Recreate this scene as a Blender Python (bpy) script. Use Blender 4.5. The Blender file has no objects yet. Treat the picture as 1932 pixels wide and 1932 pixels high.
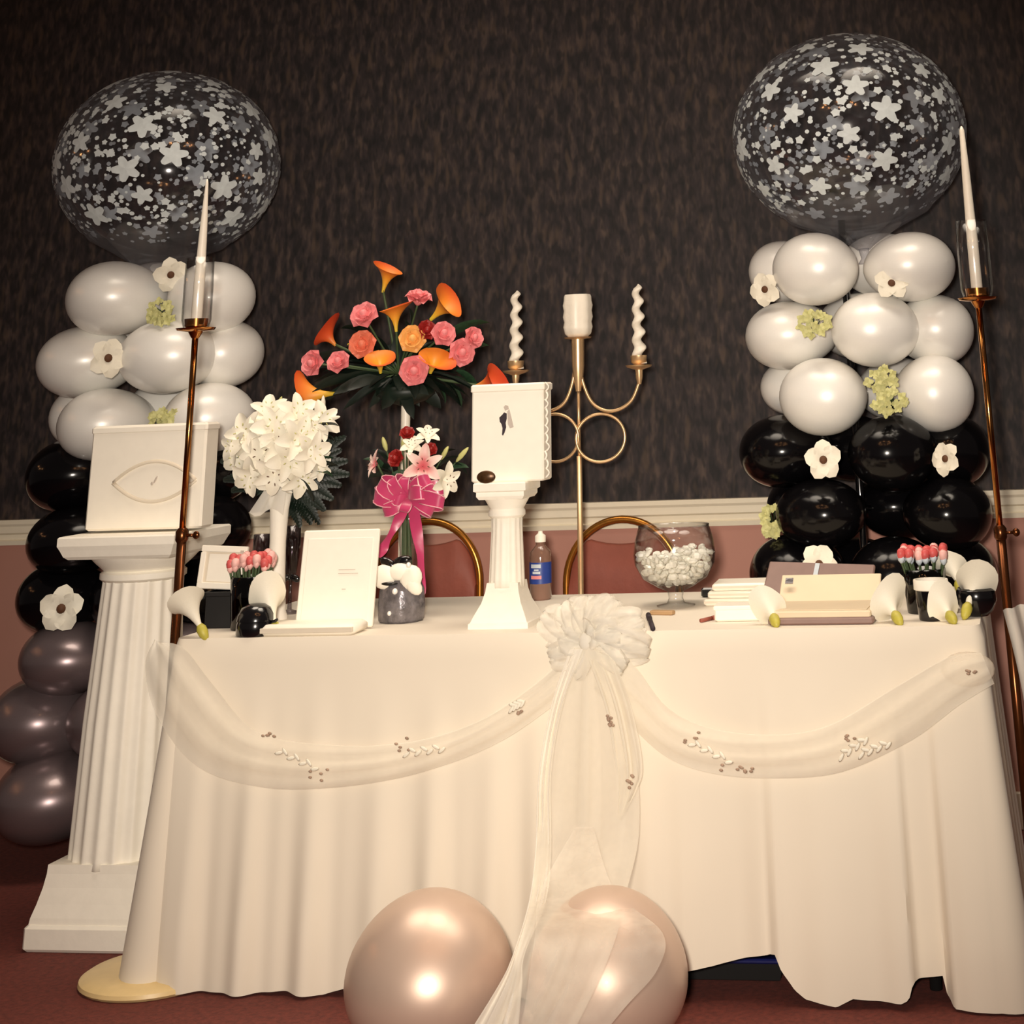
import bpy, math, random
from math import sin, cos, pi, sqrt, radians
from mathutils import Vector, Matrix, Quaternion
random.seed(11)
SC = bpy.context.scene
COL = SC.collection

# ------------------------------------------------------------------ camera
F_PX, PPX, PPY, W = 3030.0, 1308.0, -400.0, 1932.0
RW = Matrix(((0.98241520, -0.09954204, -0.15796125),     # rows: world x, y, z in camera axes (right, down, forward)
             (0.18272843, 0.33882460, 0.92293457),
             (-0.03834964, -0.93556896, 0.35105560)))
CAM = Vector((1.08824746, -4.26503826, 1.28408602))
cd = bpy.data.cameras.new('camera'); cam = bpy.data.objects.new('camera', cd); COL.objects.link(cam)
r, d, f = RW.col[0], RW.col[1], RW.col[2]
M = Matrix(((r.x, -d.x, -f.x, CAM.x), (r.y, -d.y, -f.y, CAM.y), (r.z, -d.z, -f.z, CAM.z), (0, 0, 0, 1)))
cam.matrix_world = M
cd.sensor_fit = 'HORIZONTAL'; cd.sensor_width = 36; cd.lens = F_PX / W * 36
cd.shift_x = (W / 2 - PPX) / W; cd.shift_y = (PPY - W / 2) / W
cd.clip_start = 0.05; cd.clip_end = 60
SC.camera = cam

def at(px, py, Y):
    """World point on the depth plane y = Y seen at a photograph pixel."""
    q = RW @ Vector((px - PPX, py - PPY, F_PX)); t = (Y - CAM.y) / q.y
    return CAM + q * t
def onz(px, py, z):
    q = RW @ Vector((px - PPX, py - PPY, F_PX)); t = (z - CAM.z) / q.z
    return CAM + q * t
def proj(P):
    c = RW.transposed() @ (Vector(P) - CAM)
    return PPX + F_PX * c.x / c.z, PPY + F_PX * c.y / c.z
def scale_at(P):
    P = Vector(P); a = proj(P); b = proj(P + Vector((.01, 0, 0))); c = proj(P + Vector((0, 0, .01)))
    return abs(b[0] - a[0]) * 100, abs(c[1] - a[1]) * 100       # pixels per metre across, up

# ------------------------------------------------------------------ world, lamps, exposure
wd = bpy.data.worlds.new('room_glow'); SC.world = wd; wd.use_nodes = True
wd.node_tree.nodes['Background'].inputs[0].default_value = (0.060, 0.047, 0.042, 1)
wd.node_tree.nodes['Background'].inputs[1].default_value = 1.0
SC.view_settings.view_transform = 'Standard'; SC.view_settings.look = 'None'
SC.view_settings.exposure = 0.0; SC.view_settings.gamma = 1.0; SC.view_settings.use_curve_mapping = False

def lamp(name, typ, loc, energy, color, size=.05):
    l = bpy.data.lights.new(name, typ); l.energy = energy; l.color = color; l.shadow_soft_size = size
    o = bpy.data.objects.new(name, l); COL.objects.link(o); o.location = loc
    return o
# the camera's flash, a hand's breadth up and to the left of the lens
fl = lamp('camera_flash', 'SPOT', CAM + Vector((-.12, 0.02, .10)), 770, (1.0, .89, .765), .085)
fl.data.spot_size = radians(53); fl.data.spot_blend = 1.0
fl.rotation_euler = (at(1000, 930, .3) - fl.location).to_track_quat('-Z', 'Y').to_euler()
# the hall's warm chandelier bulbs, behind and above the photographer
for i in range(8):
    lamp('chandelier_bulb', 'POINT', (.5 + .75 * cos(i * pi / 4), -1.7 + .5 * sin(i * pi / 4), 3.0), 3.2, (1.0, .46, .18), .045)
for x, y, z in [(-4.6, .2, 2.55), (-4.5, -.3, 2.4), (-4.4, -.8, 2.55)]:
    lamp('wall_lamp_bulb', 'POINT', (x, y, z), 3, (1.0, .46, .18), .05)
# ceiling downlights over the table
for i, (x, y) in enumerate([(-1.1, .10), (.0, .10), (1.1, .10)]):
    dl = lamp('ceiling_downlight', 'SPOT', (x, y, 3.1), 98, (1.0, .86, .70), .50)
    dl.data.spot_size = radians(80); dl.data.spot_blend = .9

# ------------------------------------------------------------------ materials
def lin(c):
    return tuple(((v / 255) / 12.92 if v / 255 <= .04045 else ((v / 255 + .055) / 1.055) ** 2.4) for v in c) + (1,)
def mat(name, rgb, rough=.6, metal=0, var=.06, scale=30, bump=0, bscale=120, coat=0, sheen=0, spec=.5, trans=0):
    m = bpy.data.materials.new(name); m.use_nodes = True
    nt = m.node_tree; b = nt.nodes['Principled BSDF']
    b.inputs['Roughness'].default_value = rough; b.inputs['Metallic'].default_value = metal
    b.inputs['Coat Weight'].default_value = coat; b.inputs['Sheen Weight'].default_value = sheen
    b.inputs['Specular IOR Level'].default_value = spec
    c = lin(rgb)
    tc = nt.nodes.new('ShaderNodeTexCoord')
    nz = nt.nodes.new('ShaderNodeTexNoise'); nz.inputs['Scale'].default_value = scale; nz.inputs['Detail'].default_value = 3
    nt.links.new(tc.outputs['Object'], nz.inputs['Vector'])
    rp = nt.nodes.new('ShaderNodeValToRGB')
    rp.color_ramp.elements[0].position = .3; rp.color_ramp.elements[1].position = .7
    rp.color_ramp.elements[0].color = tuple(v * (1 - var) for v in c[:3]) + (1,)
    rp.color_ramp.elements[1].color = tuple(min(1, v * (1 + var)) for v in c[:3]) + (1,)
    nt.links.new(nz.outputs['Fac'], rp.inputs['Fac']); nt.links.new(rp.outputs['Color'], b.inputs['Base Color'])
    if bump:
        n2 = nt.nodes.new('ShaderNodeTexNoise'); n2.inputs['Scale'].default_value = bscale; n2.inputs['Detail'].default_value = 4
        nt.links.new(tc.outputs['Object'], n2.inputs['Vector'])
        bp = nt.nodes.new('ShaderNodeBump'); bp.inputs['Strength'].default_value = bump; bp.inputs['Distance'].default_value = .01
        nt.links.new(n2.outputs['Fac'], bp.inputs['Height']); nt.links.new(bp.outputs['Normal'], b.inputs['Normal'])
    return m
def mat_glass(name, tint=(1, 1, 1), edge=(.42, .42, .42), gloss=.35, power=2.6, haze=0):
    """Thin clear glass or film: lets light through, darker and glossier where it is seen edge-on."""
    m = bpy.data.materials.new(name); m.use_nodes = True; nt = m.node_tree
    for n in list(nt.nodes): nt.nodes.remove(n)
    out = nt.nodes.new('ShaderNodeOutputMaterial'); mx = nt.nodes.new('ShaderNodeMixShader')
    tr = nt.nodes.new('ShaderNodeBsdfTransparent'); gl = nt.nodes.new('ShaderNodeBsdfGlossy'); gl.inputs['Roughness'].default_value = .09
    gl.inputs['Color'].default_value = (1, 1, 1, 1)
    lw = nt.nodes.new('ShaderNodeLayerWeight'); lw.inputs['Blend'].default_value = .5
    pw = nt.nodes.new('ShaderNodeMath'); pw.operation = 'POWER'; pw.inputs[1].default_value = power
    nt.links.new(lw.outputs['Facing'], pw.inputs[0])
    mc = nt.nodes.new('ShaderNodeMix'); mc.data_type = 'RGBA'
    mc.inputs[6].default_value = tint + (1,); mc.inputs[7].default_value = edge + (1,)
    nt.links.new(pw.outputs[0], mc.inputs[0]); nt.links.new(mc.outputs[2], tr.inputs['Color'])
    fr = nt.nodes.new('ShaderNodeMath'); fr.operation = 'MULTIPLY_ADD'; fr.inputs[1].default_value = gloss; fr.inputs[2].default_value = .045
    nt.links.new(pw.outputs[0], fr.inputs[0]); nt.links.new(fr.outputs[0], mx.inputs[0])
    nt.links.new(tr.outputs[0], mx.inputs[1]); nt.links.new(gl.outputs[0], mx.inputs[2])
    if haze:
        df = nt.nodes.new('ShaderNodeBsdfDiffuse'); df.inputs['Color'].default_value = (.62, .62, .66, 1); m3 = nt.nodes.new('ShaderNodeMixShader')
        hz = nt.nodes.new('ShaderNodeMath'); hz.operation = 'MULTIPLY_ADD'; hz.inputs[1].default_value = haze; hz.inputs[2].default_value = .012
        nt.links.new(pw.outputs[0], hz.inputs[0]); nt.links.new(hz.outputs[0], m3.inputs[0])
        nt.links.new(mx.outputs[0], m3.inputs[1]); nt.links.new(df.outputs[0], m3.inputs[2]); nt.links.new(m3.outputs[0], out.inputs[0])
    else: nt.links.new(mx.outputs[0], out.inputs[0])
    return m
def mat_sheer(name, rgb, cover=.45, weave=900, spread=.12):
    """Sheer net: part of it is thread, the rest is open."""
    m = bpy.data.materials.new(name); m.use_nodes = True; nt = m.node_tree
    for n in list(nt.nodes): nt.nodes.remove(n)
    out = nt.nodes.new('ShaderNodeOutputMaterial'); mx = nt.nodes.new('ShaderNodeMixShader'); ad = nt.nodes.new('ShaderNodeMixShader')
    tr = nt.nodes.new('ShaderNodeBsdfTransparent'); df = nt.nodes.new('ShaderNodeBsdfDiffuse'); tl = nt.nodes.new('ShaderNodeBsdfTranslucent')
    df.inputs['Color'].default_value = lin(rgb); tl.inputs['Color'].default_value = lin(rgb); ad.inputs[0].default_value = .12
    tc = nt.nodes.new('ShaderNodeTexCoord'); nz = nt.nodes.new('ShaderNodeTexNoise'); nz.inputs['Scale'].default_value = weave / 60
    nt.links.new(tc.outputs['Object'], nz.inputs['Vector'])
    mr = nt.nodes.new('ShaderNodeMapRange'); mr.inputs['From Min'].default_value = .3; mr.inputs['From Max'].default_value = .7
    mr.inputs['To Min'].default_value = cover - spread; mr.inputs['To Max'].default_value = cover + spread
    nt.links.new(nz.outputs['Fac'], mr.inputs['Value']); nt.links.new(mr.outputs[0], mx.inputs[0])
    nt.links.new(df.outputs[0], ad.inputs[1]); nt.links.new(tl.outputs[0], ad.inputs[2])
    nt.links.new(tr.outputs[0], mx.inputs[1]); nt.links.new(ad.outputs[0], mx.inputs[2]); nt.links.new(mx.outputs[0], out.inputs[0])
    return m
def mat_ramp(name, stops, axis='Z', rough=.5):
    """Colour that runs along the piece itself (a petal's base to its rim)."""
    m = bpy.data.materials.new(name); m.use_nodes = True; nt = m.node_tree; b = nt.nodes['Principled BSDF']
    b.inputs['Roughness'].default_value = rough
    tc = nt.nodes.new('ShaderNodeTexCoord'); sx = nt.nodes.new('ShaderNodeSeparateXYZ'); rp = nt.nodes.new('ShaderNodeValToRGB')
    nt.links.new(tc.outputs['Generated'], sx.inputs[0]); nt.links.new(sx.outputs[axis], rp.inputs['Fac'])
    e = rp.color_ramp.elements
    for i, (p, c) in enumerate(stops):
        el = e[i] if i < 2 else e.new(p)
        el.position = p; el.color = lin(c)
    nt.links.new(rp.outputs['Color'], b.inputs['Base Color'])
    return m

M_ = {}
M_['cloth'] = mat('ivory_tablecloth', (234, 224, 206), .85, var=.015, scale=4, sheen=.1)
M_['plaster'] = mat('white_plaster', (252, 246, 232), .6, var=.02, bump=.05, bscale=60)
M_['card'] = mat('white_card', (252, 245, 230), .55, var=.015)
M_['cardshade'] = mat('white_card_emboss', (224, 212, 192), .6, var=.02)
M_['wax'] = mat('ivory_wax', (244, 236, 220), .4, var=.02, bump=.08, bscale=90)
M_['pearl'] = mat('pearl_latex', (252, 250, 244), .36, metal=.10, var=.01, coat=.35)
M_['pearl'].node_tree.nodes['Principled BSDF'].inputs['Coat Roughness'].default_value = .12
M_['black'] = mat('black_latex', (11, 10, 12), .15, var=.02, spec=.34)
M_['charcoal'] = mat('charcoal_latex', (140, 124, 126), .32, metal=.6, var=.03, coat=.4)
M_['rosepearl'] = mat('rose_pearl_latex', (214, 188, 170), .40, metal=.45, var=.01, coat=.12)
M_['brass'] = mat('polished_brass', (196, 134, 74), .18, metal=1, var=.05)
M_['brasspale'] = mat('pale_brass', (232, 196, 150), .34, metal=.75, var=.05)
M_['brassdark'] = mat('aged_brass', (112, 66, 38), .24, metal=.9, var=.1)
M_['creamdisc'] = mat('cream_enamel', (236, 208, 150), .4, metal=0, var=.04)
M_['glass'] = mat_glass('clear_glass')
M_['film'] = mat_glass('clear_balloon_film', (.90, .90, .92), (.75, .75, .78), .30, 2.5, haze=.16)
M_['smoke'] = mat_glass('smoky_glass', (.60, .57, .60), (.2, .18, .2), .4)
M_['darkglass'] = mat_glass('dark_glass', (.10, .11, .09), (.02, .02, .02), .5)
M_['print'] = mat('white_ink', (228, 238, 240), .6, var=.06, scale=60)
M_['stem'] = mat('stem_green', (66, 84, 50), .6, var=.2)
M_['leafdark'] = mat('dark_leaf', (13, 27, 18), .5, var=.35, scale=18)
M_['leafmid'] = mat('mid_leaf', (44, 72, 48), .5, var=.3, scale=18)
M_['bud'] = mat('green_bud', (206, 204, 132), .5, var=.08)
M_['hydr'] = mat('pale_green_florets', (206, 204, 140), .6, var=.12, scale=50)
M_['petal'] = mat('white_petal', (240, 234, 216), .55, var=.02)
M_['brown'] = mat('brown_pollen', (92, 56, 30), .7, var=.2, scale=80)
M_['yellowgreen'] = mat('yellow_green_stem', (186, 176, 72), .5, var=.12, scale=60)
M_['pinkrose'] = mat('pink_rose_petal', (226, 130, 132), .55, var=.10, scale=40)
M_['peachrose'] = mat('peach_rose_petal', (226, 122, 92), .55, var=.16, scale=40)
M_['yelrose'] = mat('apricot_rose_petal', (236, 172, 92), .55, var=.08, scale=40)
M_['redrose'] = mat('deep_red_petal', (150, 30, 26), .5, var=.2, scale=40)
M_['calla'] = mat_ramp('orange_calla', [(0, (214, 190, 50)), (1, (206, 74, 30)), (.45, (240, 164, 50)), (.8, (232, 120, 40))])
M_['callared'] = mat_ramp('red_orange_calla', [(0, (222, 150, 60)), (1, (204, 62, 32)), (.5, (222, 88, 40))])
M_['stargazer'] = mat_ramp('stargazer_petal', [(0, (206, 84, 100)), (1, (244, 222, 208)), (.45, (226, 130, 132)), (.75, (240, 206, 196))])
M_['ribbon'] = mat('magenta_satin', (196, 62, 108), .3, var=.08, scale=20, sheen=.3)
M_['ribbonpale'] = mat('pale_pink_satin', (236, 170, 180), .3, var=.08, scale=20)
M_['gold'] = mat('gold_chair_tube', (206, 140, 62), .25, metal=.85, var=.08)
M_['vinyl'] = mat('maroon_upholstery', (150, 80, 64), .6, var=.1, scale=14, bump=.1, bscale=60)
M_['rail'] = mat('cream_paint', (244, 234, 210), .5, var=.015)
M_['blackplastic'] = mat('black_plastic', (14, 13, 15), .18, var=.03, coat=.5)
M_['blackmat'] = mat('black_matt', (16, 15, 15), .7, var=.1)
M_['silverwrap'] = mat('silver_wrap', (124, 120, 124), .3, metal=.4, var=.45, scale=38, bump=.5, bscale=50)
M_['blue'] = mat('blue_plastic', (18, 24, 84), .4, var=.1)
M_['labelblue'] = mat('blue_label', (36, 62, 140), .4, var=.05)
M_['labelwhite'] = mat('white_label_print', (196, 206, 214), .5, var=.05)
M_['labelpink'] = mat('pink_label_print', (226, 140, 140), .5, var=.05)
M_['liquid'] = mat('clear_bottle_plastic', (132, 100, 86), .12, var=.15, scale=12, coat=.5)
M_['mauve'] = mat('mauve_cover', (134, 108, 100), .5, var=.06)
M_['page'] = mat('cream_page', (226, 208, 178), .7, var=.05, scale=6)
M_['tan'] = mat('tan_card', (178, 144, 104), .6, var=.06)
M_['redbud'] = mat('red_bud', (206, 88, 86), .5, var=.12, scale=60)
M_['pinkbud'] = mat('pale_pink_bud', (238, 184, 176), .5, var=.08)
M_['seal'] = mat('bronze_seal', (82, 56, 32), .35, metal=.5, var=.5, scale=70)
M_['ink'] = mat('dark_ink', (48, 36, 44), .7, var=.05)
M_['inkgrey'] = mat('grey_ink', (196, 184, 172), .7, var=.05)
M_['candy'] = mat('white_candy', (234, 232, 220), .3, var=.06, scale=40)
M_['thread'] = mat('grey_brown_thread', (172, 146, 126), .8, var=.25, scale=60)
M_['sheer'] = mat_sheer('white_tulle', (255, 248, 232), .42, spread=.05)
M_['sheerbow'] = mat_sheer('bow_tulle', (255, 249, 236), .50, spread=.16)
M_['sheerthin'] = mat_sheer('thin_white_tulle', (255, 246, 230), .30)
M_['sheerthick'] = mat_sheer('gathered_white_tulle', (255, 250, 238), .66, spread=.06)

def mat_wallpaper():
    m = bpy.data.materials.new('brown_mottled_wallpaper'); m.use_nodes = True; nt = m.node_tree; b = nt.nodes['Principled BSDF']
    b.inputs['Roughness'].default_value = .7
    tc = nt.nodes.new('ShaderNodeTexCoord')
    def noise(sx, sz, sc, det):
        mp = nt.nodes.new('ShaderNodeMapping'); mp.inputs['Scale'].default_value = (sx, 1, sz)
        n = nt.nodes.new('ShaderNodeTexNoise'); n.inputs['Scale'].default_value = sc; n.inputs['Detail'].default_value = det
        nt.links.new(tc.outputs['Object'], mp.inputs[0]); nt.links.new(mp.outputs[0], n.inputs['Vector']); return n
    a = noise(1, .36, 36, 2.0); c = noise(1, .45, 42, 1.0); h = noise(1, .30, 30, 1)
    r1 = nt.nodes.new('ShaderNodeValToRGB'); e = r1.color_ramp.elements
    e[0].position = .36; e[0].color = lin((30, 24, 26)); e[1].position = .74; e[1].color = lin((82, 67, 59))
    x = e.new(.52); x.color = lin((50, 40, 40))
    nt.links.new(a.outputs['Fac'], r1.inputs['Fac'])
    r2 = nt.nodes.new('ShaderNodeValToRGB'); e = r2.color_ramp.elements
    e[0].position = .40; e[0].color = (.16, .16, .18, 1); e[1].position = .52; e[1].color = (1, 1, 1, 1)
    nt.links.new(c.outputs['Fac'], r2.inputs['Fac'])
    mx = nt.nodes.new('ShaderNodeMix'); mx.data_type = 'RGBA'; mx.blend_type = 'MULTIPLY'; mx.inputs[0].default_value = .7
    nt.links.new(r1.outputs[0], mx.inputs[6]); nt.links.new(r2.outputs[0], mx.inputs[7])
    r3 = nt.nodes.new('ShaderNodeValToRGB'); e = r3.color_ramp.elements
    e[0].position = .58; e[0].color = (0, 0, 0, 1); e[1].position = .72; e[1].color = (1, 1, 1, 1)
    nt.links.new(h.outputs['Fac'], r3.inputs['Fac'])
    m2 = nt.nodes.new('ShaderNodeMix'); m2.data_type = 'RGBA'; m2.inputs[7].default_value = lin((84, 67, 54))
    ml = nt.nodes.new('ShaderNodeMath'); ml.operation = 'MULTIPLY'; ml.inputs[1].default_value = .6
    nt.links.new(r3.outputs[0], ml.inputs[0]); nt.links.new(ml.outputs[0], m2.inputs[0]); nt.links.new(mx.outputs[2], m2.inputs[6])
    nt.links.new(m2.outputs[2], b.inputs['Base Color'])
    return m
M_['wallpaper'] = mat_wallpaper()
M_['wainscot'] = mat('dusty_rose_paint', (186, 134, 118), .7, var=.05, scale=3)
M_['carpet'] = mat('dark_red_carpet', (106, 46, 36), .95, var=.28, scale=70, bump=.4, bscale=260)

# ------------------------------------------------------------------ mesh helpers
class MB:
    def __init__(s): s.v = []; s.f = []
    def add(s, vs, fs):
        o = len(s.v); s.v += [tuple(v) for v in vs]; s.f += [tuple(i + o for i in q) for q in fs]; return s
    def box(s, c, size, rot=None, bev=0.0):
        x, y, z = (k / 2 for k in size)
        if bev <= 0:
            vs = [Vector((sx * x, sy * y, sz * z)) for sz in (-1, 1) for sy in (-1, 1) for sx in (-1, 1)]
            fs = [(0, 2, 3, 1), (4, 5, 7, 6), (0, 1, 5, 4), (2, 6, 7, 3), (0, 4, 6, 2), (1, 3, 7, 5)]
        else:
            b = min(bev, x * .9, y * .9, z * .9); vs = []; fs = []
            lv = [(-z, b), (-z + b, 0), (z - b, 0), (z, b)]
            for (zz, ins) in lv:
                X, Y = x - ins, y - ins
                k = b
                vs += [Vector((-X + k, -Y, zz)), Vector((X - k, -Y, zz)), Vector((X, -Y + k, zz)), Vector((X, Y - k, zz)),
                       Vector((X - k, Y, zz)), Vector((-X + k, Y, zz)), Vector((-X, Y - k, zz)), Vector((-X, -Y + k, zz))]
            for L in range(3):
                for i in range(8):
                    j = (i + 1) % 8; fs.append((L * 8 + i, L * 8 + j, L * 8 + 8 + j, L * 8 + 8 + i))
            fs.append(tuple(range(7, -1, -1))); fs.append(tuple(range(24, 32)))
        if rot: vs = [rot @ v for v in vs]
        c = Vector(c)
        return s.add([v + c for v in vs], fs)
    def lathe(s, prof, n=24, c=(0, 0, 0), rot=None, rad=None, cap=True):
        vs = []; fs = []; c = Vector(c)
        for (r, z) in prof:
            for i in range(n):
                a = 2 * pi * i / n; rr = r * (rad(a) if rad else 1)
                v = Vector((rr * cos(a), rr * sin(a), z)); vs.append((rot @ v if rot else v) + c)
        for k in range(len(prof) - 1):
            for i in range(n):
                j = (i + 1) % n; fs.append((k * n + i, k * n + j, (k + 1) * n + j, (k + 1) * n + i))
        if cap:
            fs.append(tuple(range(n - 1, -1, -1))); m = (len(prof) - 1) * n; fs.append(tuple(range(m, m + n)))
        return s.add(vs, fs)
    def square(s, prof, c=(0, 0, 0)):
        """Square-plan stack: (half width, z)."""
        vs = []; fs = []; c = Vector(c)
        for (h, z) in prof:
            vs += [Vector((-h, -h, z)) + c, Vector((h, -h, z)) + c, Vector((h, h, z)) + c, Vector((-h, h, z)) + c]
        for k in range(len(prof) - 1):
            for i in range(4):
                j = (i + 1) % 4; fs.append((k * 4 + i, k * 4 + j, k * 4 + 4 + j, k * 4 + 4 + i))
        fs.append((3, 2, 1, 0)); m = (len(prof) - 1) * 4; fs.append((m, m + 1, m + 2, m + 3))
        return s.add(vs, fs)
    def tube(s, pts, rad, n=10, closed=False, flat=1.0):
        pts = [Vector(p) for p in pts]; N = len(pts); vs = []; fs = []
        up = Vector((0, 0, 1)); prev = None
        for i, p in enumerate(pts):
            a = pts[(i - 1) % N] if (closed or i) else p; b = pts[(i + 1) % N] if (closed or i < N - 1) else p
            t = (b - a)
            if t.length < 1e-9: t = Vector((0, 0, 1))
            t.normalize()
            if prev is None:
                u = t.orthogonal().normalized()
            else:
                u = (prev - t * prev.dot(t)); u = u.normalized() if u.length > 1e-6 else t.orthogonal().normalized()
            prev = u; w = t.cross(u)
            r = rad[i] if isinstance(rad, (list, tuple)) else rad
            for k in range(n):
                an = 2 * pi * k / n; vs.append(p + u * (r * cos(an)) + w * (r * flat * sin(an)))
        m = N if closed else N - 1
        for i in range(m):
            for k in range(n):
                j = (k + 1) % n; I = (i + 1) % N; fs.append((i * n + k, i * n + j, I * n + j, I * n + k))
        if not closed:
            fs.append(tuple(range(n - 1, -1, -1))); fs.append(tuple(range((N - 1) * n, N * n)))
        return s.add(vs, fs)
    def sheet(s, rows):
        n = len(rows[0]); vs = [p for r in rows for p in r]; fs = []
        for i in range(len(rows) - 1):
            for j in range(n - 1): fs.append((i * n + j, i * n + j + 1, (i + 1) * n + j + 1, (i + 1) * n + j))
        return s.add(vs, fs)
    def ball(s, c, rx, ry, rz, n=16, m=10, rot=None):
        c = Vector(c); vs = []; fs = []
        for k in range(1, m):
            ph = pi * k / m
            for i in range(n):
                a = 2 * pi * i / n; v = Vector((rx * sin(ph) * cos(a), ry * sin(ph) * sin(a), rz * cos(ph))); vs.append((rot @ v if rot else v) + c)
        t = Vector((0, 0, rz)); b = Vector((0, 0, -rz))
        vs += [(rot @ t if rot else t) + c, (rot @ b if rot else b) + c]; T = len(vs) - 2
        for k in range(m - 2):
            for i in range(n):
                j = (i + 1) % n; fs.append((k * n + i, (k + 1) * n + i, (k + 1) * n + j, k * n + j))
        for i in range(n):
            j = (i + 1) % n; fs.append((T, i, j)); fs.append((T + 1, (m - 2) * n + j, (m - 2) * n + i))
        return s.add(vs, fs)
    def petal(s, length, width, curl=.5, lift=.3, az=0, base=.15, cup=.25, point=1.6, nl=7, nw=4, rot=None, c=(0, 0, 0), ruffle=0):
        """A petal that leaves the local origin along azimuth az, rises with lift and curls back towards the tip."""
        rows = []; c = Vector(c)
        x = 0; z = 0; ang = lift; st = length / nl
        for i in range(nl + 1):
            t = i / nl
            wd = width * (base + (1 - base) * (sin(pi * min(1, t ** .8 * .98 + .02)) ** (1 / point) if t < .999 else 0.02)) if t < 1 else width * .03
            row = []
            for j in range(nw + 1):
                u = j / nw * 2 - 1
                zz = z + cup * wd * (u * u) + ruffle * sin(9 * t + 4 * u) * wd * abs(u)
                v = Vector((x, u * wd, zz)); v = Matrix.Rotation(az, 3, 'Z') @ v
                row.append((rot @ v if rot else v) + c)
            rows.append(row)
            x += st * cos(ang); z += st * sin(ang); ang -= curl / nl * 2
        return s.sheet(rows)
    def mesh(s, name, m, smooth=True):
        me = bpy.data.meshes.new(name); me.from_pydata(s.v, [], s.f); me.update()
        if m is not None: me.materials.append(M_[m] if isinstance(m, str) else m)
        if smooth: me.polygons.foreach_set('use_smooth', [True] * len(me.polygons))
        return me
    def build(s, name, m, parent=None, loc=(0, 0, 0), smooth=True, sharp=None):
        me = s.mesh(name, m, smooth)
        if sharp:
            try: me.set_sharp_from_angle(angle=radians(sharp))
            except Exception: pass
        return put(name, me, parent, loc)
def put(name, me, parent=None, loc=(0, 0, 0), rot=None, scale=None):
    o = bpy.data.objects.new(name, me); COL.objects.link(o); o.location = loc
    if parent: o.parent = parent
    if rot is not None:
        o.rotation_mode = 'QUATERNION'; o.rotation_quaternion = rot
    if scale is not None: o.scale = scale
    return o
def tag(o, label, cat, group=None, kind=None):
    o['label'] = label; o['category'] = cat
    if group: o['group'] = group
    if kind: o['kind'] = kind
    return o
def thing(name, label, cat, loc, group=None, rotz=0):
    o = bpy.data.objects.new(name, None); COL.objects.link(o); o.location = loc; o.rotation_euler = (0, 0, rotz)
    o.empty_display_size = .05
    return tag(o, label, cat, group)
def aim(dirv, roll=0):
    return Vector(dirv).to_track_quat('Z', 'Y') @ Quaternion((0, 0, 1), roll)
def curve_pts(pts, n):
    """Catmull-Rom through points."""
    P = [Vector(p) for p in pts]; out = []
    m = len(P) - 1
    for i in range(n + 1):
        t = i / n * m; k = min(int(t), m - 1); u = t - k
        a = P[max(k - 1, 0)]; b = P[k]; c = P[k + 1]; e = P[min(k + 2, m)]
        out.append(.5 * ((2 * b) + (c - a) * u + (2 * a - 5 * b + 4 * c - e) * u * u + (3 * b - a - 3 * c + e) * u ** 3))
    return out
def interp(tab, x):
    if x <= tab[0][0]: return tab[0][1]
    for (a, b), (c, e) in zip(tab, tab[1:]):
        if x <= c: return b + (e - b) * (x - a) / max(1e-9, c - a)
    return tab[-1][1]

# ------------------------------------------------------------------ the room
WALL_Y = 1.5
RAIL_T, RAIL_B = .945, .862
fm = MB(); fm.add([(-6, -6, 0), (6, -6, 0), (6, WALL_Y + .1, 0), (-6, WALL_Y + .1, 0), (-6, -6, -.1), (6, -6, -.1), (6, WALL_Y + .1, -.1), (-6, WALL_Y + .1, -.1)],
                  [(0, 1, 2, 3), (7, 6, 5, 4), (0, 4, 5, 1), (1, 5, 6, 2), (2, 6, 7, 3), (3, 7, 4, 0)])
o = fm.build('floor', 'carpet', smooth=False); o['kind'] = 'structure'; o['label'] = 'dark red-brown carpet floor under the table'
wm = MB(); wm.box((0, WALL_Y + .06, 2.0), (12, .12, 4.0))
wall = wm.build('wall_back', 'wallpaper', smooth=False); wall['kind'] = 'structure'; wall['label'] = 'dark brown mottled wallpaper wall behind the table'
pm = MB(); pm.box((0, WALL_Y - .006, RAIL_B / 2), (12, .012, RAIL_B))
o = pm.build('wainscot', 'wainscot', wall, smooth=False); o['label'] = 'dusty rose lower wall'
prof = [(0, RAIL_B), (.020, RAIL_B), (.024, RAIL_B + .014), (.016, RAIL_B + .018), (.018, RAIL_B + .034), (.028, RAIL_B + .040), (.030, RAIL_T - .022), (.036, RAIL_T - .014), (.038, RAIL_T), (0, RAIL_T)]
tm = MB(); n = len(prof)
tm.add([(-6, WALL_Y - a, z) for a, z in prof] + [(6, WALL_Y - a, z) for a, z in prof], [(i, (i + 1) % n, n + (i + 1) % n, n + i) for i in range(n)] + [tuple(range(n)), tuple(range(2 * n - 1, n - 1, -1))])
o = tm.build('trim_1', 'rail', smooth=False); o['kind'] = 'structure'; o['label'] = 'cream moulded chair rail along the wall'
bm_ = MB(); bm_.box((0, WALL_Y - .012 - .009, .05), (12, .018, .10), bev=.004)
o = bm_.build('baseboard_back', 'rail', smooth=False); o['kind'] = 'structure'; o['label'] = 'cream baseboard at the foot of the wall'

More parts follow.
